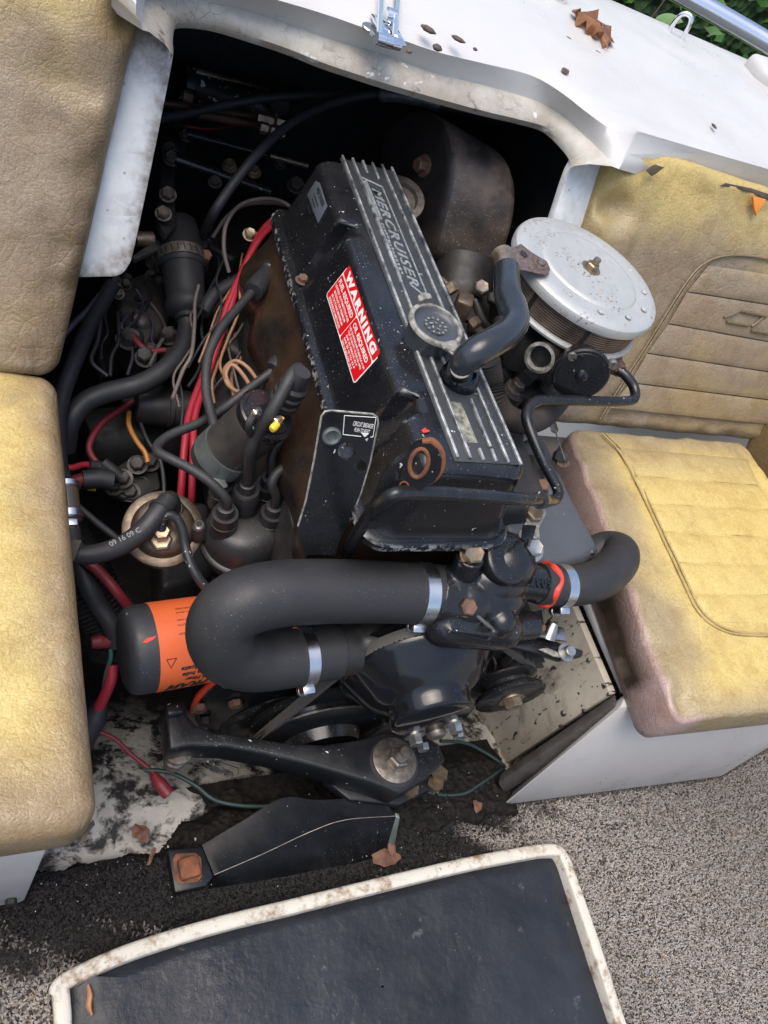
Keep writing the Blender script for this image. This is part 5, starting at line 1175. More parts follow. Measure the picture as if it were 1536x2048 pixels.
for (x, y, z, r) in ((822, 1575, .085, .010), (872, 1565, .085, .009), (880, 1545, .095, .008)):
    b = NB(); lathe(b, P(x, y, z), (.1, -.3, -1), [(0, .012), (.002, .012), (.002, r), (.012, r), (.014, r * .7), (.014, 0)], 6); obj('bolt', b, m_brass, mount, 25)
# lower support bracket bolted to the floor
st = [[P(404, 1690, .020), P(428, 1750, .020), P(415, 1778, .002)], [P(480, 1645, .036), P(530, 1706, .030), P(540, 1758, .002)], [P(566, 1596, .058), P(620, 1664, .044), P(650, 1737, .002)], [P(640, 1600, .070), P(690, 1640, .060), P(715, 1725, .002)], [P(760, 1592, .072), P(792, 1632, .062), P(770, 1708, .002)]]
st = [crom(r, 1) for r in st]
cols = list(zip(*st)); cc = [crom(c, 6) for c in cols]; rows = [[cc[j][i] for j in range(3)] for i in range(len(cc[0]))]
b = NB(); loft(b, rows); bmesh.ops.solidify(b, geom=b.faces[:], thickness=.006); sup = obj('support_bracket', b, m_beam, eng, 50)
b = NB(); tube(b, [r[1] + V((0, 0, .0002)) for r in rows], .0006, 6, smooth=False); obj('worn_edge', b, m_oldsteel, sup)
b = NB(); prism(b, [P(x, y, .020) for x, y in ((335, 1700), (406, 1692), (428, 1752), (413, 1772), (350, 1786))], (0, 0, -.019), .003); obj('foot_pad', b, m_beam, sup)
b = NB(); prism(b, [P(x, y, .0212) for x, y in ((346, 1718), (352, 1708), (390, 1706), (402, 1716), (404, 1752), (396, 1764), (360, 1768), (349, 1758))], (0, 0, .0008)); obj('rust_bloom', b, m_rust, sup)
b = NB(); bq = P(377, 1737, .0225); box(b, bq + V((0, 0, .004)), (.024, .024, .010), (1, .12, 0), (-.12, 1, 0), .003); obj('square_bolt', b, m_rust, sup)
b = NB(); prism(b, [P(792, 1634, .06), P(800, 1636, .06), P(790, 1690, .015), P(760, 1706, .003)], (0, .006, 0), .001); obj('end_plate', b, m_galv, sup)
# ------------------------------------------------------------------ exhaust elbow behind the engine
en = V((-1, -.25, .1)).normalized(); e0 = P(850, 380, .50)
def one(x, y): return Pl(x, y, e0, en)
face = crom([one(*q) for q in ((752, 320), (768, 262), (800, 226), (842, 216), (884, 240), (902, 300), (898, 370), (880, 440), (856, 510), (800, 500), (765, 420))], 3, True)
b = NB(); prism(b, face, V((.105, -.04, -.01)), .012, 4); bmesh.ops.recalc_face_normals(b, faces=b.faces)
for f in b.faces:
    if f.normal.dot(en) > .75: f.material_index = 1
elb = obj('exhaust_elbow', b, [m_elbow, m_elbowface], eng, 50)
b = NB(); lathe(b, one(848, 332), en, [(-.004, .016), (.002, .0155), (.003, .0125)], 24); hexa(b, one(848, 332) + en * .002, en, .0105, .013); obj('elbow_plug', b, m_rustbolt, elb, 25)
b = NB(); tube(b, [P(930, 520, .44), P(915, 600, .40), P(905, 680, .38)], [.05, .05, .05], 24); obj('elbow_neck', b, m_dull, elb)
b = NB(); lathe(b, P(800, 395, .50), V((-.2, -.35, .9)), [(-.01, .0), (-.01, .036), (0, .036), (.001, .026), (-.006, .024), (-.006, 0)], 40); obj('elbow_flange', b, m_oldsteel, elb)
b = NB(); q_ = P(925, 612, .47); box(b, q_, (.022, .030, .028), (1, -.5, .1), (.5, 1, 0), .003); hexa(b, P(908, 585, .485), (-.4, .8, .3), .009, .014); hexa(b, P(945, 640, .465), (.3, -.8, -.1), .008, .012); fit_ = obj('oil_pressure_fitting', b, m_brass, eng, 25)
b = NB(); tube(b, [P(905, 582, .488), P(890, 562, .49), P(872, 548, .49)], .002, 6); obj('sender_pipe', b, m_oldsteel, fit_)
b = NB(); tube(b, [P(948, 600, .47), P(965, 640, .46), P(985, 665, .45)], .005, 8); obj('throttle_rod', b, m_dull, eng)
for (x, y, z, r, mm) in ((960, 580, .45, .012, m_oldsteel), (985, 600, .45, .010, m_dull), (950, 660, .44, .013, m_grime), (1000, 650, .45, .012, m_grime), (1010, 700, .44, .016, m_dull), (970, 690, .43, .014, m_grime), (1040, 690, .46, .014, m_dull), (1045, 660, .47, .009, m_oldsteel)):
    bolt(eng, P(x, y, z), (-.3, -.4, .9), r, mm, r, 0, 'linkage_nut')
b = NB(); prism(b, [P(x, y, .455) for x, y in ((1000, 705), (1035, 690), (1065, 720), (1045, 745), (1010, 735))], (0, 0, .012), .004); obj('throttle_plate', b, m_grime, eng)
# ------------------------------------------------------------------ starter motor and solenoid
b = NB(); s0, s1 = P(160, 885, .10), P(350, 865, .10); lathe(b, s0, s1 - s0, [(0, 0), (0, .030), (.006, .044), (.012, .047), (.075, .047), (.078, .049), (.082, .047), ((s1 - s0).length, .046), ((s1 - s0).length, 0)], 40); stt = obj('starter_motor', b, m_dull, eng, 40)
b = NB(); s0, s1 = P(268, 806, .20), P(385, 820, .20); lathe(b, s0, s1 - s0, [(0, 0), (0, .020), (.003, .027), (.006, .0285), (.045, .0285), (.046, .030), (.052, .030), (.053, .027), ((s1 - s0).length, .026), ((s1 - s0).length, 0)], 36); sol = obj('starter_solenoid', b, m_dull, eng, 40)
for (x, y) in ((262, 806), (266, 795)): bolt(sol, P(x, y, .205), V((-1, -.05, .1)), .008, m_grime, .012)
for (x, y, z) in ((245, 958, .16), (228, 972, .15), (260, 985, .14), (275, 930, .16), (300, 925, .15), (285, 968, .13)):
    b = NB(); hexa(b, P(x, y, z), (-.2, -.3, .9), .010, .010, .014); obj('terminal_stud', b, m_grime, stt, 25)
b = NB(); prism(b, [P(x, y, .13) for x, y in ((205, 960), (250, 930), (310, 930), (320, 985), (270, 1010), (220, 1000))], (0, 0, .012), .004); obj('terminal_block', b, m_dull, stt)
# dark castings low on the left of the block
for pts, z, h, mm in ((((420, 560), (520, 520), (560, 640), (500, 720), (430, 680)), .30, .10, m_dull), (((235, 560), (300, 535), (340, 560), (345, 640), (290, 690), (240, 650)), .26, .08, m_grime), (((430, 700), (520, 700), (560, 800), (480, 860), (420, 800)), .27, .10, m_dull), (((180, 620), (240, 600), (260, 720), (200, 760)), .10, .06, m_dull), (((310, 1000), (420, 1000), (430, 1150), (320, 1180)), .12, .08, m_dull), (((400, 400), (520, 380), (560, 450), (470, 520), (400, 480)), .25, .08, m_dull), (((560, 900), (640, 880), (680, 1000), (640, 1100), (560, 1050)), .30, .12, m_dull)):
    b = NB(); prism(b, [P(x, y, z) for x, y in pts], (0, 0, -h), .012, 3); obj('block_casting', b, mm, eng, 50)
for k in range(26):
    x, y = RND.uniform(225, 350), RND.uniform(520, 720); b = NB(); r = RND.uniform(.004, .012)
    if k % 2: hexa(b, P(x, y, .262 + RND.uniform(0, .012)), (RND.uniform(-.5, .3), RND.uniform(-.7, 0), 1), r, r * 1.4, r * 1.3)
    else: lathe(b, P(x, y, .255), (RND.uniform(-.6, .6), RND.uniform(-.8, 0), 1), [(0, r * 1.3), (.012, r * 1.2), (.016, r), (.02, r * .6), (.02, 0)], 14)
    obj('linkage_nut', b, m_grime if k % 3 else m_oldsteel, eng, 25)
# ------------------------------------------------------------------ rear left: steering cylinder, shift linkage, bellows
trim = thing('steering_cylinder', 'chipped black steering cylinder with copper pipes at the rear of the bay', 'cylinder', P(450, 200, .38))
m_chippy = paint('chipped black cylinder', (.010, .010, .012), .4, .1, chips=1.0, chipscale=30, dust=.3)
b = NB(); s0, s1 = P(362, 168, .43), P(552, 222, .42); lathe(b, s0, s1 - s0, [(0, 0), (0, .030), (.012, .032), (.014, .028), ((s1 - s0).length - .02, .028), ((s1 - s0).length - .018, .032), ((s1 - s0).length, .031), ((s1 - s0).length, 0)], 36); obj('barrel', b, m_chippy, trim, 40)
for (p_, q_, r, mm) in (((390, 143), (535, 183), .006, m_brass), ((325, 206), (522, 236), .0055, m_copper), ((395, 228), (520, 252), .006, m_copper), ((560, 210), (590, 190), .015, m_dull)):
    b = NB(); cyl(b, P(*p_, .455), P(*q_, .445), r, r, 14); obj('pipe', b, mm, trim)
for (x, y, r) in ((366, 193, .014), (515, 235, .012), (530, 240, .014), (552, 243, .012), (520, 254, .012), (540, 262, .014), (552, 264, .011)):
    b = NB(); hexa(b, P(x, y, .455), V((1, -.1, 0)), r * .7, .014); obj('pipe_nut', b, m_brass if x > 400 else m_rustbolt, trim, 25)
b = NB(); prism(b, [P(x, y, .44) for x, y in ((358, 145), (392, 130), (400, 165), (380, 215), (355, 200))], (0, 0, -.02), .004); obj('end_block', b, m_chippy, trim)
lk = thing('shift_linkage', 'black shift linkage plate with two rods at the rear left of the bay', 'linkage', P(350, 380, .25))
b = NB(); prism(b, [P(x, y, .37) for x, y in ((325, 262), (352, 238), (375, 250), (372, 300), (352, 330), (350, 400), (355, 450), (330, 470), (312, 440), (322, 350))], (0, 0, -.012), .003); obj('plate', b, m_dull, lk)
for p_, q_ in (((372, 268), (612, 332)), ((352, 318), (540, 385))):
    b = NB(); cyl(b, P(*p_, .39), P(*q_, .38), .008, .007, 14); obj('rod', b, m_satin, lk)
b = NB(); cyl(b, P(540, 312, .392), P(615, 332, .39), .005, .005, 10); obj('brass_end', b, m_brass, lk)
for (x, y, r, mm) in ((363, 250, .016, m_dull), (374, 272, .013, m_oldsteel), (398, 276, .009, m_oldsteel), (340, 300, .014, m_grime), (343, 319, .014, m_oldsteel), (366, 327, .008, m_oldsteel), (336, 390, .014, m_oldsteel), (327, 428, .013, m_oldsteel), (459, 333, .014, m_brass), (508, 345, .013, m_brass), (592, 372, .017, m_grime), (596, 372, .010, m_oldsteel), (560, 330, .010, m_grime), (500, 470, .012, m_brass), (430, 365, .012, m_grime)):
    b = NB(); r *= .68; hexa(b, P(x, y, .385), (-.2, -.45, .9), r, r * .9, r * 1.25); obj('pivot_bolt', b, mm, lk, 25)
bel = thing('bellows_hose', 'thick black rubber hose with clamped bellows boot curving down the left of the engine', 'hose', P(365, 560, .2))
bz_ = .33
q0_, q1_ = P(356, 440, bz_ + .02), P(374, 628, bz_ - .03); d_ = q1_ - q0_; L_ = d_.length
b = NB(); lathe(b, q0_, d_, [(0, .016), (.006, .026), (.03, .030), (.05, .031), (.06, .034), (.075, .034), (.08, .031), (L_ * .5, .030), (L_ * .8, .027), (L_ * .84, .026), (L_ * .9, .029), (L_ * .97, .028), (L_, .022), (L_ * 1.02, .016), (L_ * 1.06, .0165), (L_ * 1.07, .013)], 36); boot_ = obj('bellows_boot', b, m_rubber, bel, 60)
b = NB(); lathe(b, q0_ + d_.normalized() * .058, d_, [(0, .0345), (0, .0362), (.016, .0362), (.016, .0345)], 48); bnd = obj('clamp_band', b, m_oldsteel, bel)
for k in range(26):
    a_ = k / 26 * 6.2832; dn_, u_, v_ = frame(d_); u = u_ * math.cos(a_) + v_ * math.sin(a_); b = NB(); box(b, q0_ + dn_ * .066 + u * .0364, (.010, .0018, .0006), dn_ + u.cross(dn_) * .2, u.cross(dn_)); obj('band_notch', b, m_dull, bnd)
b = NB(); prism(b, [P(x, y, bz_ + .012) for x, y in ((262, 512), (292, 492), (330, 466), (382, 462), (425, 478), (420, 492), (412, 505), (385, 500), (340, 485), (300, 505), (272, 518))], (0, 0, -.008), .002); fl_ = obj('flange_plate', b, m_grime, bel)
for (x, y, mm) in ((338, 480, m_dull), (405, 492, m_dull), (410, 515, m_rustbolt)): b = NB(); hexa(b, P(x, y, bz_ + .014), (0, -.3, 1), .009, .009); obj('flange_bolt', b, mm, fl_, 25)
b = NB(); cyl(b, P(270, 478, .345), P(305, 478, .345), .010, .010, 14); obj('brass_stub', b, m_brass, bel)
b = NB(); tube(b, [q1_, P(374, 660, .29), P(362, 700, .285), P(330, 738, .28), P(280, 768, .27), P(215, 785, .26), P(170, 805, .25), P(140, 845, .235), P(130, 900, .2)], [.0135, .0130, .0128, .0128, .0130, .0132, .0132, .0130, .013], 22, 8); obj('hose', b, m_hose, bel, 80)
# ------------------------------------------------------------------ cables and hoses, each its own thing
def cable(name, label, cat, pts, r, mat, n=9, sub=8, group=None):
    b = NB(); tube(b, [P(*p) for p in pts], r, n, sub); o = obj(name, b, mat, None, 80); return tag(o, label, cat, group)
cable('rubber_hose', 'slim black hose running down beside the left seat to a metal filter', 'hose', [(225, 570, .30), (185, 640, .29), (150, 720, .28), (124, 790, .27), (114, 850, .265), (116, 920, .26), (126, 965, .258)], .0105, m_hose, 16)
cable('control_cable', 'thick black cable arching from the bellows to the deck lip', 'cable', [(408, 470, .36), (428, 425, .42), (465, 370, .45), (515, 308, .48), (575, 252, .50), (650, 212, .515), (720, 193, .53), (775, 186, .545)], .0066, m_hose, 14)
cable('control_cable', 'thin black cable crossing the back of the bay behind the arching one', 'cable', [(318, 238, .46), (380, 226, .46), (450, 210, .47), (530, 197, .485), (620, 190, .50), (700, 187, .515), (760, 183, .53)], .0062, m_hose, 12)
ck = cable('taped_cable', 'silver taped cable bundle under the deck lip', 'cable', [(762, 190, .545), (790, 190, .555), (830, 197, .56), (878, 209, .565)], .0095, m_tape, 14)
cable('control_cable', 'black cable looping beside the rusty exhaust elbow', 'cable', [(872, 208, .563), (930, 221, .565), (990, 238, .56), (1045, 260, .55), (1082, 290, .53), (1082, 325, .51), (1050, 345, .50), (1010, 352, .49)], .0080, m_hose, 12)
cable('control_cable', 'black cable dropping behind the top of the elbow', 'cable', [(950, 218, .53), (985, 240, .52), (1003, 275, .50), (1005, 320, .47), (995, 360, .44)], .008, m_hose, 12)
for off, lab in ((0, 'left one of two bright red battery cables beside the distributor'), (18, 'right one of two bright red battery cables beside the distributor')):
    cable('battery_cable', lab, 'cable', [(586, 424 + off * .5, .40), (552, 436 + off * .6, .40), (520, 468 + off * .5, .39), (488, 535, .37), (455 + off * .4, 610, .35), (430 + off * .5, 680, .33), (402 + off * .6, 760, .31), (378 + off * .7, 830, .30), (368 + off, 905, .29), (362 + off * 1.2, 985, .26), (358 + off * 1.3, 1030, .22)], .0046, m_red, 10, group='red battery cables')
cable('loom_cable', 'black cable running alongside the red battery cables', 'cable', [(580, 470, .36), (540, 520, .36), (480, 560, .35), (430, 590, .34), (405, 625, .33)], .0095, m_hose, 14)
cable('starter_wire', 'dark red wire curving from solenoid down to the starter', 'wire', [(266, 802, .215), (240, 820, .21), (205, 845, .205), (182, 880, .20), (180, 905, .195), (198, 930, .19), (215, 938, .185)], .0045, m_dkred)
cable('starter_wire', 'short red wire coming from under the left seat', 'wire', [(112, 928, .20), (140, 936, .20), (165, 930, .195), (185, 930, .19)], .0042, m_red)
cable('battery_lead', 'thick dark red lead with black lug below the starter', 'cable', [(130, 985, .19), (150, 965, .19), (172, 958, .19)], .009, m_dkred)
cable('cable_lug', 'black insulated lug on the end of thick red lead', 'lug', [(165, 960, .192), (200, 958, .192), (225, 962, .19)], .0125, m_hose, 14)
cable('cable_lug', 'upper slim black lug on the curved dark red wire', 'lug', [(205, 925, .195), (225, 940, .19), (240, 952, .185)], .008, m_hose, 12)
cable('cable_lug', 'lower slim black lug on the short red wire', 'lug', [(178, 930, .195), (205, 935, .19), (225, 948, .185)], .0075, m_hose, 12)
cable('yellow_tag', 'yellow wire tag below the thick lug', 'tag', [(176, 972, .18), (192, 974, .18)], .006, m_yellow)
cable('orange_wire', 'orange wire running down beside the solenoid', 'wire', [(258, 825, .20), (258, 850, .20), (272, 880, .19), (290, 905, .185), (296, 925, .18)], .0036, m_orwire)
cable('thin_wire', 'thin black wire hanging beside the orange wire', 'wire', [(275, 830, .19), (295, 880, .185), (320, 920, .18), (328, 970, .17), (326, 1010, .16)], .003, m_hose)
cable('copper_loop', 'loops of tan wire behind the ignition coil', 'wire', [(520, 768, .36), (495, 735, .37), (470, 722, .37), (450, 738, .37), (455, 768, .365), (480, 785, .36), (500, 775, .365), (480, 742, .375), (462, 730, .375), (452, 752, .37), (470, 782, .36), (500, 790, .355)], .0026, m_tan, 8)
cable('tan_wire', 'tan wire straggling below the plug boot on the head', 'wire', [(480, 560, .37), (478, 620, .36), (455, 680, .35), (440, 730, .34), (460, 770, .33)], .002, m_tan, 7)
cable('grey_wire', 'pale grey wire arching near the valve cover rear', 'wire', [(458, 545, .36), (448, 500, .38), (452, 450, .40), (478, 412, .41), (520, 398, .415), (560, 402, .41), (590, 420, .405)], .003, m_greywire, 8)
cable('grey_wire', 'second grey wire under the arching one', 'wire', [(425, 475, .37), (455, 432, .395), (490, 410, .40), (540, 406, .40), (580, 412, .40)], .0028, m_greywire, 8)
cable('red_wire', 'short dusty red wire among the linkage on the left', 'wire', [(256, 662, .285), (280, 690, .285), (300, 702, .28), (330, 700, .28)], .004, m_dkred)
cable('yellow_wire', 'orange yellow wire end beside the thick hose', 'wire', [(352, 690, .27), (345, 720, .265), (335, 735, .26), (330, 755, .25)], .005, m_orwire)
cable('purple_wire', 'dusky purple wire behind the left backrest', 'wire', [(200, 590, .30), (175, 620, .295), (145, 650, .29), (120, 680, .28)], .004, m_purple)
cable('red_wire', 'thin red wire strung in front of the shift rods', 'wire', [(370, 252, .40), (420, 258, .40), (480, 250, .40), (560, 248, .40)], .0022, m_dkred, 6)
cable('thin_cable', 'thin dark cable passing under the fuel hose', 'cable', [(155, 1012, .20), (200, 1050, .19), (245, 1085, .18), (290, 1120, .16)], .0045, m_hose)
cable('red_cable', 'dark red cable diving behind the oil filter', 'cable', [(165, 1116, .19), (205, 1150, .185), (235, 1185, .175), (262, 1222, .15)], .0065, m_dkred)
cable('green_wire', 'green wire bending down left of the oil filter', 'wire', [(195, 1240, .12), (215, 1270, .12), (222, 1310, .11), (212, 1350, .09), (205, 1400, .06)], .003, m_green, 8)
cable('red_cable', 'bright red cable left of the oil filter going into tape', 'cable', [(225, 1330, .10), (222, 1360, .09), (210, 1390, .07), (198, 1415, .05)], .007, m_red)
cable('taped_bundle', 'black taped wire bundle lying on the bilge', 'bundle', [(205, 1405, .05), (190, 1435, .035), (172, 1465, .02), (160, 1500, .005)], [.009, .015, .016, .013], m_hose, 14)
cable('red_wire', 'red wire lying across the dirty bilge', 'wire', [(195, 1462, .02), (230, 1478, .015), (262, 1508, .008), (295, 1535, .004), (310, 1550, .004)], .003, m_dkred, 8)
cable('crimp_connector', 'red crimp connector on the bilge beside the mount', 'connector', [(306, 1548, .004), (320, 1568, .003), (338, 1590, .002)], [.005, .009, .008], m_dkred, 10)
cable('wire_nut', 'pale red wire connector left of the filter', 'connector', [(182, 1286, .12), (200, 1284, .12), (222, 1286, .12)], [.007, .009, .006], m_dkred, 10)
cable('green_wire', 'dark green wire trailing over the bilge under the mount', 'wire', [(290, 1540, .004), (340, 1545, .005), (390, 1570, .004), (430, 1600, .005), (490, 1612, .006), (560, 1612, .006)], .003, m_dkgreen, 8)
cable('green_wire', 'dark green wire reaching the right bay wall', 'wire', [(880, 1482, .02), (930, 1486, .015), (970, 1505, .01), (1000, 1525, .008), (1010, 1535, .005)], .0028, m_dkgreen, 8)
cable('green_wire', 'dark green wire curling under the right corner', 'wire', [(830, 1572, .004), (870, 1588, .004), (925, 1588, .006), (965, 1565, .008), (1005, 1538, .008)], .0028, m_dkgreen, 8)
cable('green_wire', 'thin green wire behind the breaker bracket', 'wire', [(580, 880, .34), (600, 920, .33), (612, 950, .33), (640, 990, .33), (700, 1050, .36), (730, 1110, .38)], .0026, m_green, 7)
# corrugated duct under the seat edge
b = NB(); q = crom([P(120, 1080, .13), P(150, 1130, .13), (P(185, 1190, .12)), P(215, 1240, .10), P(235, 1290, .07)], 16); tube(b, q, .034, 20, smooth=False, rfun=lambda i, n: 1 + .10 * math.cos(i * 3.14159)); tag(obj('bilge_duct', b, m_braid, None, 80), 'ribbed black duct hose below the fuel hose', 'duct')
cable('tape_wrap', 'strip of black tape laid over the ribbed duct', 'tape', [(150, 1125, .172), (175, 1170, .165), (200, 1215, .145), (225, 1255, .13), (228, 1290, .11)], .012, m_hose, 12)
# inline fuel filter
ff = thing('inline_fuel_filter', 'clear inline fuel filter with silver end caps beside the left seat', 'filter', P(136, 1010, .2))
q0_, q1_ = P(132, 966, .26), P(142, 1062, .25); d_ = q1_ - q0_; L_ = d_.length
b = NB(); lathe(b, q0_, d_, [(.008, .0125), (L_ - .022, .0125)], 24); obj('glass', b, m_glassy, ff)
for a_, e_ in ((0, .010), (L_ - .024, L_ - .012)):
    b = NB(); lathe(b, q0_, d_, [(a_, 0), (a_, .012), (a_ + .002, .0150), (e_ - .002, .0150), (e_, .012), (e_, 0)], 28); obj('end_cap', b, m_clamp, ff, 40)
b = NB(); cyl(b, q0_ + d_.normalized() * (L_ - .014), q1_ + d_.normalized() * .01, .0085, .0095, 18); obj('spout', b, m_oldsteel, ff)
b = NB(); box(b, q0_ + d_.normalized() * (L_ - .008) + V((0, -.004, .010)), (.013, .008, .005), (1, 0, 0), d_, .001); obj('clip', b, m_clamp, ff)
b = NB(); tube(b, [q1_, P(146, 1090, .247), P(160, 1108, .245)], .0105, 14); obj('outlet_hose', b, m_hose, ff)
b = NB(); prism(b, [P(x, y, .262) for x, y in ((132, 1086), (150, 1080), (163, 1082), (156, 1100), (148, 1122), (134, 1124))], (0, 0, .001)); obj('torn_tape', b, m_ply, ff)

# tangle of thin dusty wires along the left of the block
har = thing('wiring_harness', 'tangle of thin dusty wires between the head and the thick hose', 'wires', P(450, 640, .25))
for k in range(16):
    x, y = RND.uniform(395, 520), RND.uniform(500, 640); pts = []; z = RND.uniform(.30, .36)
    for j in range(6): pts.append(P(x, y, z)); x += RND.uniform(-30, 14); y += RND.uniform(25, 60); z += RND.uniform(-.015, .008)
    b = NB(); tube(b, pts, RND.uniform(.0013, .0026), 6, 6); obj('wire', b, RND.choice([m_greywire, m_tan, m_wire, m_dkgreen, m_hose, m_purple]), har, 80)
for k in range(8):
    x, y = RND.uniform(170, 300), RND.uniform(560, 640); pts = []; z = RND.uniform(.26, .29)
    for j in range(5): pts.append(P(x, y, z)); x += RND.uniform(-25, 35); y += RND.uniform(15, 45); z += RND.uniform(-.01, .01)
    b = NB(); tube(b, pts, RND.uniform(.0015, .003), 6, 6); obj('wire', b, RND.choice([m_greywire, m_wire, m_hose, m_purple]), har, 80)
# ------------------------------------------------------------------ dead leaves, seeds, crud
def curl_leaf(pts_fn, n=14, m=7):
    b = NB(); rows = [[pts_fn(i / n, (j / m) * 2 - 1) for j in range(m + 1)] for i in range(n + 1)]
    loft(b, rows); bmesh.ops.solidify(b, geom=b.faces[:], thickness=.0005); return b
lf = thing('dead_leaf', 'curled orange brown dead leaf lying on the white deck', 'leaf', P(1185, 50, .71))
o_ = [P(x, y, .722) for x, y in ((1143, 21), (1156, 28), (1166, 22), (1180, 30), (1192, 29), (1199, 44), (1213, 50), (1217, 62), (1226, 74), (1229, 88), (1218, 84), (1210, 88), (1203, 74), (1190, 74), (1186, 64), (1172, 60), (1168, 50), (1155, 46), (1152, 36))]
sp_ = [P(1146, 24, .726), P(1180, 44, .730), P(1222, 84, .724)]
b = NB(); n_ = len(o_)
rr_ = []
for k in range(5):
    f = 1 - k / 4
    row = []
    for i, p in enumerate(o_):
        s = (p - sp_[0]).dot(sp_[2] - sp_[0]) / (sp_[2] - sp_[0]).length_squared; s = max(0, min(1, s)); c = sp_[0].lerp(sp_[2], s)
        q = c.lerp(p, f * .98 + .02); row.append(q + V((0, 0, .010 * (1 - f) * math.sin(s * 3.14) + .008 * f * math.sin(i * 2.1) + .004 * nz(q * 80))))
    rr_.append(row)
loft(b, rr_, True); bmesh.ops.solidify(b, geom=b.faces[:], thickness=.0004); obj('blade', b, m_dead, lf, 50)
b = NB(); tube(b, [P(1205, 74, .728), P(1214, 90, .722), P(1216, 97, .718)], .0012, 6); obj('stalk', b, m_dead, lf)
seeds = [((842, 50), (872, 68), .0055, 'long brown husk left of the deck latch shadow'), ((903, 71), (931, 86), .0045, 'long brown husk right of the first deck husk'), ((866, 90), (884, 101), .006, 'short dark husk near the lip step'), ((946, 96), (955, 101), .003, 'tiny dark husk near the lip step'), ((1131, 73), (1144, 81), .003, 'small husk below the dead leaf'), ((1186, 100), (1205, 112), .004, 'pale husk under the dead leaf'), ((813, 102), (824, 104), .003, 'reddish bit beside the latch barrel'), ((1424, 247), (1433, 258), .003, 'brown bit near the right end of the deck')]
for p_, q_, r, lab in seeds:
    b = NB(); s0, s1 = P(*p_, .712), P(*q_, .712); tube(b, [s0, s0.lerp(s1, .3), s0.lerp(s1, .7), s1], [r * .3, r, r * .9, r * .2], 8, 5, flat=.6); tag(obj('seed_husk', b, m_seed, None, 80), lab, 'husk', 'husks on the deck')
def small_leaf(name, lab, pts, z, mat, hgt=.008):
    o = [P(x, y, z) for x, y in pts]; c = sum(o, V()) / len(o); b = NB(); ring_ = crom(o, 4, True); ring_ = [c.lerp(p, 1 + .45 * nz(p * 140)) for p in ring_]
    rows = [[c.lerp(p, k / 4) + V((0, 0, .35 * hgt * (1 - (k / 4) ** 2) + .007 * nz(c.lerp(p, k / 4) * 90))) for p in ring_] for k in (4, 3, 2, 1)]
    loft(b, rows, True, True); tag(obj(name, b, mat, None, 80), lab, 'leaf')
small_leaf('dead_leaf', 'crumpled brown leaf on the bilge left of the mount', ((262, 1655), (285, 1650), (300, 1665), (290, 1685), (270, 1675)), .0, m_dead2)
small_leaf('dead_leaf', 'thin curled leaf strip beside the rusty foot bolt', ((305, 1695), (312, 1698), (306, 1718), (292, 1734), (298, 1715)), .006, m_dead2)
small_leaf('dead_leaf', 'brown leaf at the end of the support bracket', ((745, 1715), (770, 1690), (785, 1700), (800, 1712), (790, 1728), (760, 1732)), .008, m_dead2, .014)
small_leaf('dead_leaf', 'leaf stuck upright by the bracket end plate', ((775, 1678), (785, 1672), (792, 1690), (786, 1715), (778, 1705)), .014, m_dead2, .01)
small_leaf('dead_leaf', 'reddish leaf scrap on the crud near the right base', ((945, 1600), (960, 1605), (963, 1620), (948, 1625)), .012, m_dead2)
# black sludge along the carpet edge
b = NB(); g = []
for j in range(70):
    row = []
    for i in range(280):
        x = -.01 + .70 * i / 279; y = .155 + .13 * j / 69
        e = sst(.155, .175, y + .012 * nz((x * 30, 0, 3))) * sst(.285, .24, y + .02 * nz((x * 20, 5, 1)))
        h = -.012 + e * (.010 + .004 * nz((x * 30, y * 30, 0)) + .003 * nz((x * 75, y * 75, 4))) + .010 * e * sst(.42, .62, x)
        h += e * .004 * nz((x * 220, y * 220, 7)); h -= .025 * sst(.192, .215, y + .02 * nz((x * 25, y * 25, 9))) * sst(.24, .17, x)
        h -= .02 * sst(.225, .25, y + .02 * nz((x * 25, y * 25, 9))) * sst(.50, .42, x)
        row.append((x, y, h))
    g.append(row)
loft(b, g); tag(obj('oily_sludge', b, m_crud, None, 80), 'black oily sludge along the carpet edge under the engine', 'sludge', kind='stuff')
b = NB()
for k in range(110):
    x, y = RND.uniform(60, 1000), 0; y = 1790 - .19 * x + RND.gauss(-10, 40); r = RND.uniform(.0004, .0011) * (2.2 if k % 14 == 0 else 1); c = P(x, y, .004); a_ = RND.uniform(0, 6)
    prism(b, [c + V((math.cos(a_ + k2) * r * RND.uniform(.5, 1.2), math.sin(a_ + k2) * r * RND.uniform(.5, 1.2), .003)) for k2 in (0, 1.4, 2.7, 4.3)], (0, 0, .0012))
tag(obj('paint_flakes', b, m_white, None), 'tiny white paint flakes scattered on the black sludge', 'flakes', kind='stuff')
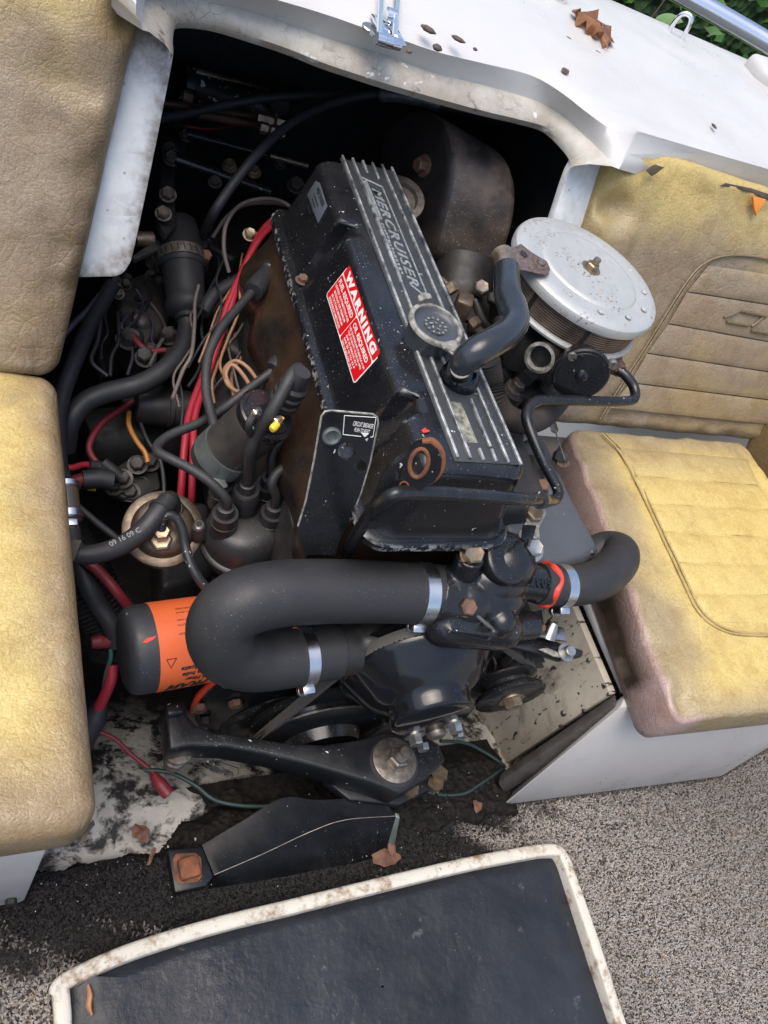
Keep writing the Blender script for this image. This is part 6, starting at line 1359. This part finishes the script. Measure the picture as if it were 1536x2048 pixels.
# ------------------------------------------------------------------ shrubs beyond the stern
def leaf_mesh(wd, ln_, pts=9):
    b = NB(); rows = []
    for i in range(pts + 1):
        s = i / pts; w_ = wd * math.sin(math.pi * s ** .8) ** .8 * .5 + .0005; rows.append([(-w_, s * ln_, -.06 * ln_ + .10 * wd * 1 + .35 * ln_ * -(s - .4) ** 2), (0, s * ln_, -.35 * ln_ * (s - .4) ** 2 - .05 * ln_), (w_, s * ln_, -.06 * ln_ + .10 * wd + .35 * ln_ * -(s - .4) ** 2)])
    loft(b, rows); finish(b, 80); me = bpy.data.meshes.new('leaf'); b.to_mesh(me); b.free(); me.materials.append(m_leaf); return me
LM = [leaf_mesh(.07, .10), leaf_mesh(.055, .12), leaf_mesh(.085, .10)]
def shrub(name, label, base, n, spread, hgt, seed):
    rn = random.Random(seed); root = thing(name, label, 'shrub', base); base = V(base)
    stems = []
    for k in range(9):
        tip = base + V((rn.uniform(-1, 1) * spread[0], rn.uniform(-1, 1) * spread[1], hgt * rn.uniform(.6, 1.0)))
        pts = [base + V((rn.uniform(-.1, .1), rn.uniform(-.1, .1), 0)), base.lerp(tip, .5) + V((rn.uniform(-.1, .1), rn.uniform(-.1, .1), .1)), tip]
        b = NB(); tube(b, pts, [.010, .006, .003], 6); obj('stem', b, m_stem, root, 80); stems.append(crom(pts, 10))
    for k in range(n):
        st_ = rn.choice(stems); p = st_[rn.randint(3, len(st_) - 1)] + V((rn.gauss(0, .14), rn.gauss(0, .14), rn.gauss(0, .10)))
        o = bpy.data.objects.new('leaf', rn.choice(LM)); C.objects.link(o); o.parent = root; o.location = p - base
        o.rotation_euler = (rn.uniform(-.7, .5), rn.uniform(-.6, .6), rn.uniform(0, 6.283)); s = rn.uniform(.7, 1.25); o.scale = (s, s, s)
shrub('leafy_shrub', 'green leafy shrub beyond the stern left of the chrome rail', (1.62, 2.35, -1.1), 300, (.45, .42), 1.55, 3)
shrub('leafy_shrub', 'green leafy shrub beyond the stern right of the chrome rail', (2.5, 2.2, -1.1), 300, (.5, .45), 1.5, 5)
shrub('leafy_shrub', 'green leafy shrub farthest behind the tow eye', (2.2, 3.0, -1.1), 290, (.8, .4), 1.7, 8)
# unseen tall hedges, added to darken what the paint reflects near the horizon
m = NT('hedge foliage'); cl_ = m.vor(16, 'F1', 'Color'); col = m.mix(m.sep(cl_)[0], (.012, .03, .008, 1), (.06, .12, .03, 1)); m_hedge = m.out(col, .7, 0, m.bump(m.vor(16), 1.0, .06))
def hedge(label, c0, c1, th, h, seed):
    rn = random.Random(seed); c0, c1 = V(c0), V(c1); d = (c1 - c0).normalized(); nn = V((-d.y, d.x, 0)); L_ = (c1 - c0).length
    root = thing('light_blocking_hedge', label, 'hedge', (c0 + c1) / 2)
    b = NB(); n = int(L_ / .18); prof_ = [(-.5, 0), (-.52, .3), (-.5, .6), (-.45, .9), (-.2, 1.0), (.2, 1.0), (.45, .9), (.5, .6), (.52, .3), (.5, 0)]
    rows = []
    for i in range(n + 1):
        p = c0 + d * (L_ * i / n); row = []
        for (a_, z_) in prof_:
            q = p + nn * a_ * th + V((0, 0, z_ * h)); row.append(q + (nn * a_ + V((0, 0, .4))).normalized() * .18 * nz(q * 2.1) + d * .1 * nz(q * 3))
        rows.append(row)
    loft(b, rows); obj('foliage_core', b, m_hedge, root, 180)
    b = NB()
    for k in range(2500):
        s = rn.random(); z_ = rn.random() * h; a_ = rn.choice((-1, 1)) * th * (.52 + rn.uniform(-.02, .10)); c = c0 + d * L_ * s + nn * a_ + V((0, 0, z_))
        u = V((rn.gauss(0, 1), rn.gauss(0, 1), rn.gauss(0, 1))).normalized() * .07; v = u.orthogonal().normalized() * .035
        b.faces.new([b.verts.new(c - u), b.verts.new(c + v), b.verts.new(c + u), b.verts.new(c - v)])
    o = obj('foliage_leaves', b, m_leaf, root); o['kind'] = 'stuff'
hedge('unseen hedge added along the left side of the boat to darken reflections', (-2.6, -4, -1.15), (-2.6, 5.2, -1.15), .9, 2.6, 1)
hedge('unseen hedge added beyond the stern to darken reflections', (-2.4, 5.2, -1.15), (6.5, 5.2, -1.15), 1.0, 2.6, 2)
hedge('unseen hedge added along the right side of the boat to darken reflections', (6.0, -4, -1.15), (6.0, 5.0, -1.15), .9, 2.6, 4)
# ------------------------------------------------------------------ carpet pile: short bent tufts, one mass of stuff
import numpy as np
rg = np.random.default_rng(4)
NP_ = 190000
x = rg.uniform(-.25, 1.75, NP_); y = rg.uniform(-.32, .205, NP_)
rp = np.array([(p.x, p.y) for p in ring])
ins = np.zeros(NP_, bool); j = len(rp) - 1
for i in range(len(rp)):
    c = ((rp[i, 1] > y) != (rp[j, 1] > y)) & (x < (rp[j, 0] - rp[i, 0]) * (y - rp[i, 1]) / (rp[j, 1] - rp[i, 1] + 1e-12) + rp[i, 0]); ins ^= c; j = i
front_r = np.interp(x, [.667, 1.12, 1.32, 1.6], [.176, .154, .196, .296]); front_l = np.interp(x, [-.6, .027], [.196, .172])
keep = ~ins & ~((x > .66) & (y > front_r)) & ~((x < .03) & (y > front_l)) & (y < .195)
x, y = x[keep], y[keep]; n = len(x)
d = np.sqrt(5.5 * (x - .30) ** 2 + 55 * (y - .21) ** 2) + .10 * np.sin(x * 61 + 3 * np.sin(y * 47)) + .08 * np.sin(y * 83 + x * 23) + rg.normal(0, .05, n)
stn = np.clip((1.10 - d) / .22, 0, 1)
a = rg.uniform(0, 6.2832, n); ln2 = rg.uniform(.003, .0055, n); wd = rg.uniform(.0007, .0012, n); hh = rg.uniform(.002, .0045, n) * (1 - .6 * stn)
dx, dy = np.cos(a), np.sin(a); pxn, pyn = -dy * wd, dx * wd
co = np.zeros((n, 6, 3), np.float32)
for r_, (s, h_) in enumerate(((0, 0.0), (.45, 1.0), (1.0, .55))):
    for sd, sg in enumerate((-1, 1)):
        co[:, r_ * 2 + sd, 0] = x + dx * ln2 * s + pxn * sg * (1 - .3 * s); co[:, r_ * 2 + sd, 1] = y + dy * ln2 * s + pyn * sg * (1 - .3 * s); co[:, r_ * 2 + sd, 2] = hh * h_ + .0004
base = (np.arange(n) * 6)[:, None]; fc = np.concatenate([base + np.array([[0, 1, 3, 2]]), base + np.array([[2, 3, 5, 4]])], 1).reshape(-1)
me = bpy.data.meshes.new('carpet_pile'); me.vertices.add(n * 6); me.vertices.foreach_set('co', co.ravel())
me.loops.add(len(fc)); me.loops.foreach_set('vertex_index', fc.astype(np.int32)); me.polygons.add(n * 2); me.polygons.foreach_set('loop_start', np.arange(0, n * 8, 4, dtype=np.int32)); me.polygons.foreach_set('loop_total', np.full(n * 2, 4, np.int32)); me.update(calc_edges=True)
pal = np.array([(.31, .287, .263), (.255, .23, .208), (.19, .168, .148), (.13, .113, .099), (.22, .178, .142), (.285, .275, .265)])
ch = rg.choice(6, n, p=[.26, .22, .16, .10, .14, .12]); col = pal[ch] * (1 + rg.normal(0, .08, n))[:, None] * (.92 + .12 * np.sin(x * 9 + y * 5))[:, None]
col = col * (1 - stn)[:, None] + np.array([.012, .011, .011]) * stn[:, None] * rg.uniform(.4, 2.2, n)[:, None]
ca = np.ones((n, 6, 4), np.float32); ca[:, :, :3] = np.clip(col, .003, .9)[:, None, :]
at = me.attributes.new('Col', 'FLOAT_COLOR', 'POINT'); at.data.foreach_set('color', ca.ravel())
m = NT('carpet pile'); m_pile = m.out(m.attr('Col').outputs['Color'], .85, 0, None, spec=.2); me.materials.append(m_pile)
po_ = bpy.data.objects.new('carpet_pile', me); C.objects.link(po_)
tag(po_, 'speckled beige grey loop pile of the cockpit carpet', 'carpet', kind='stuff')
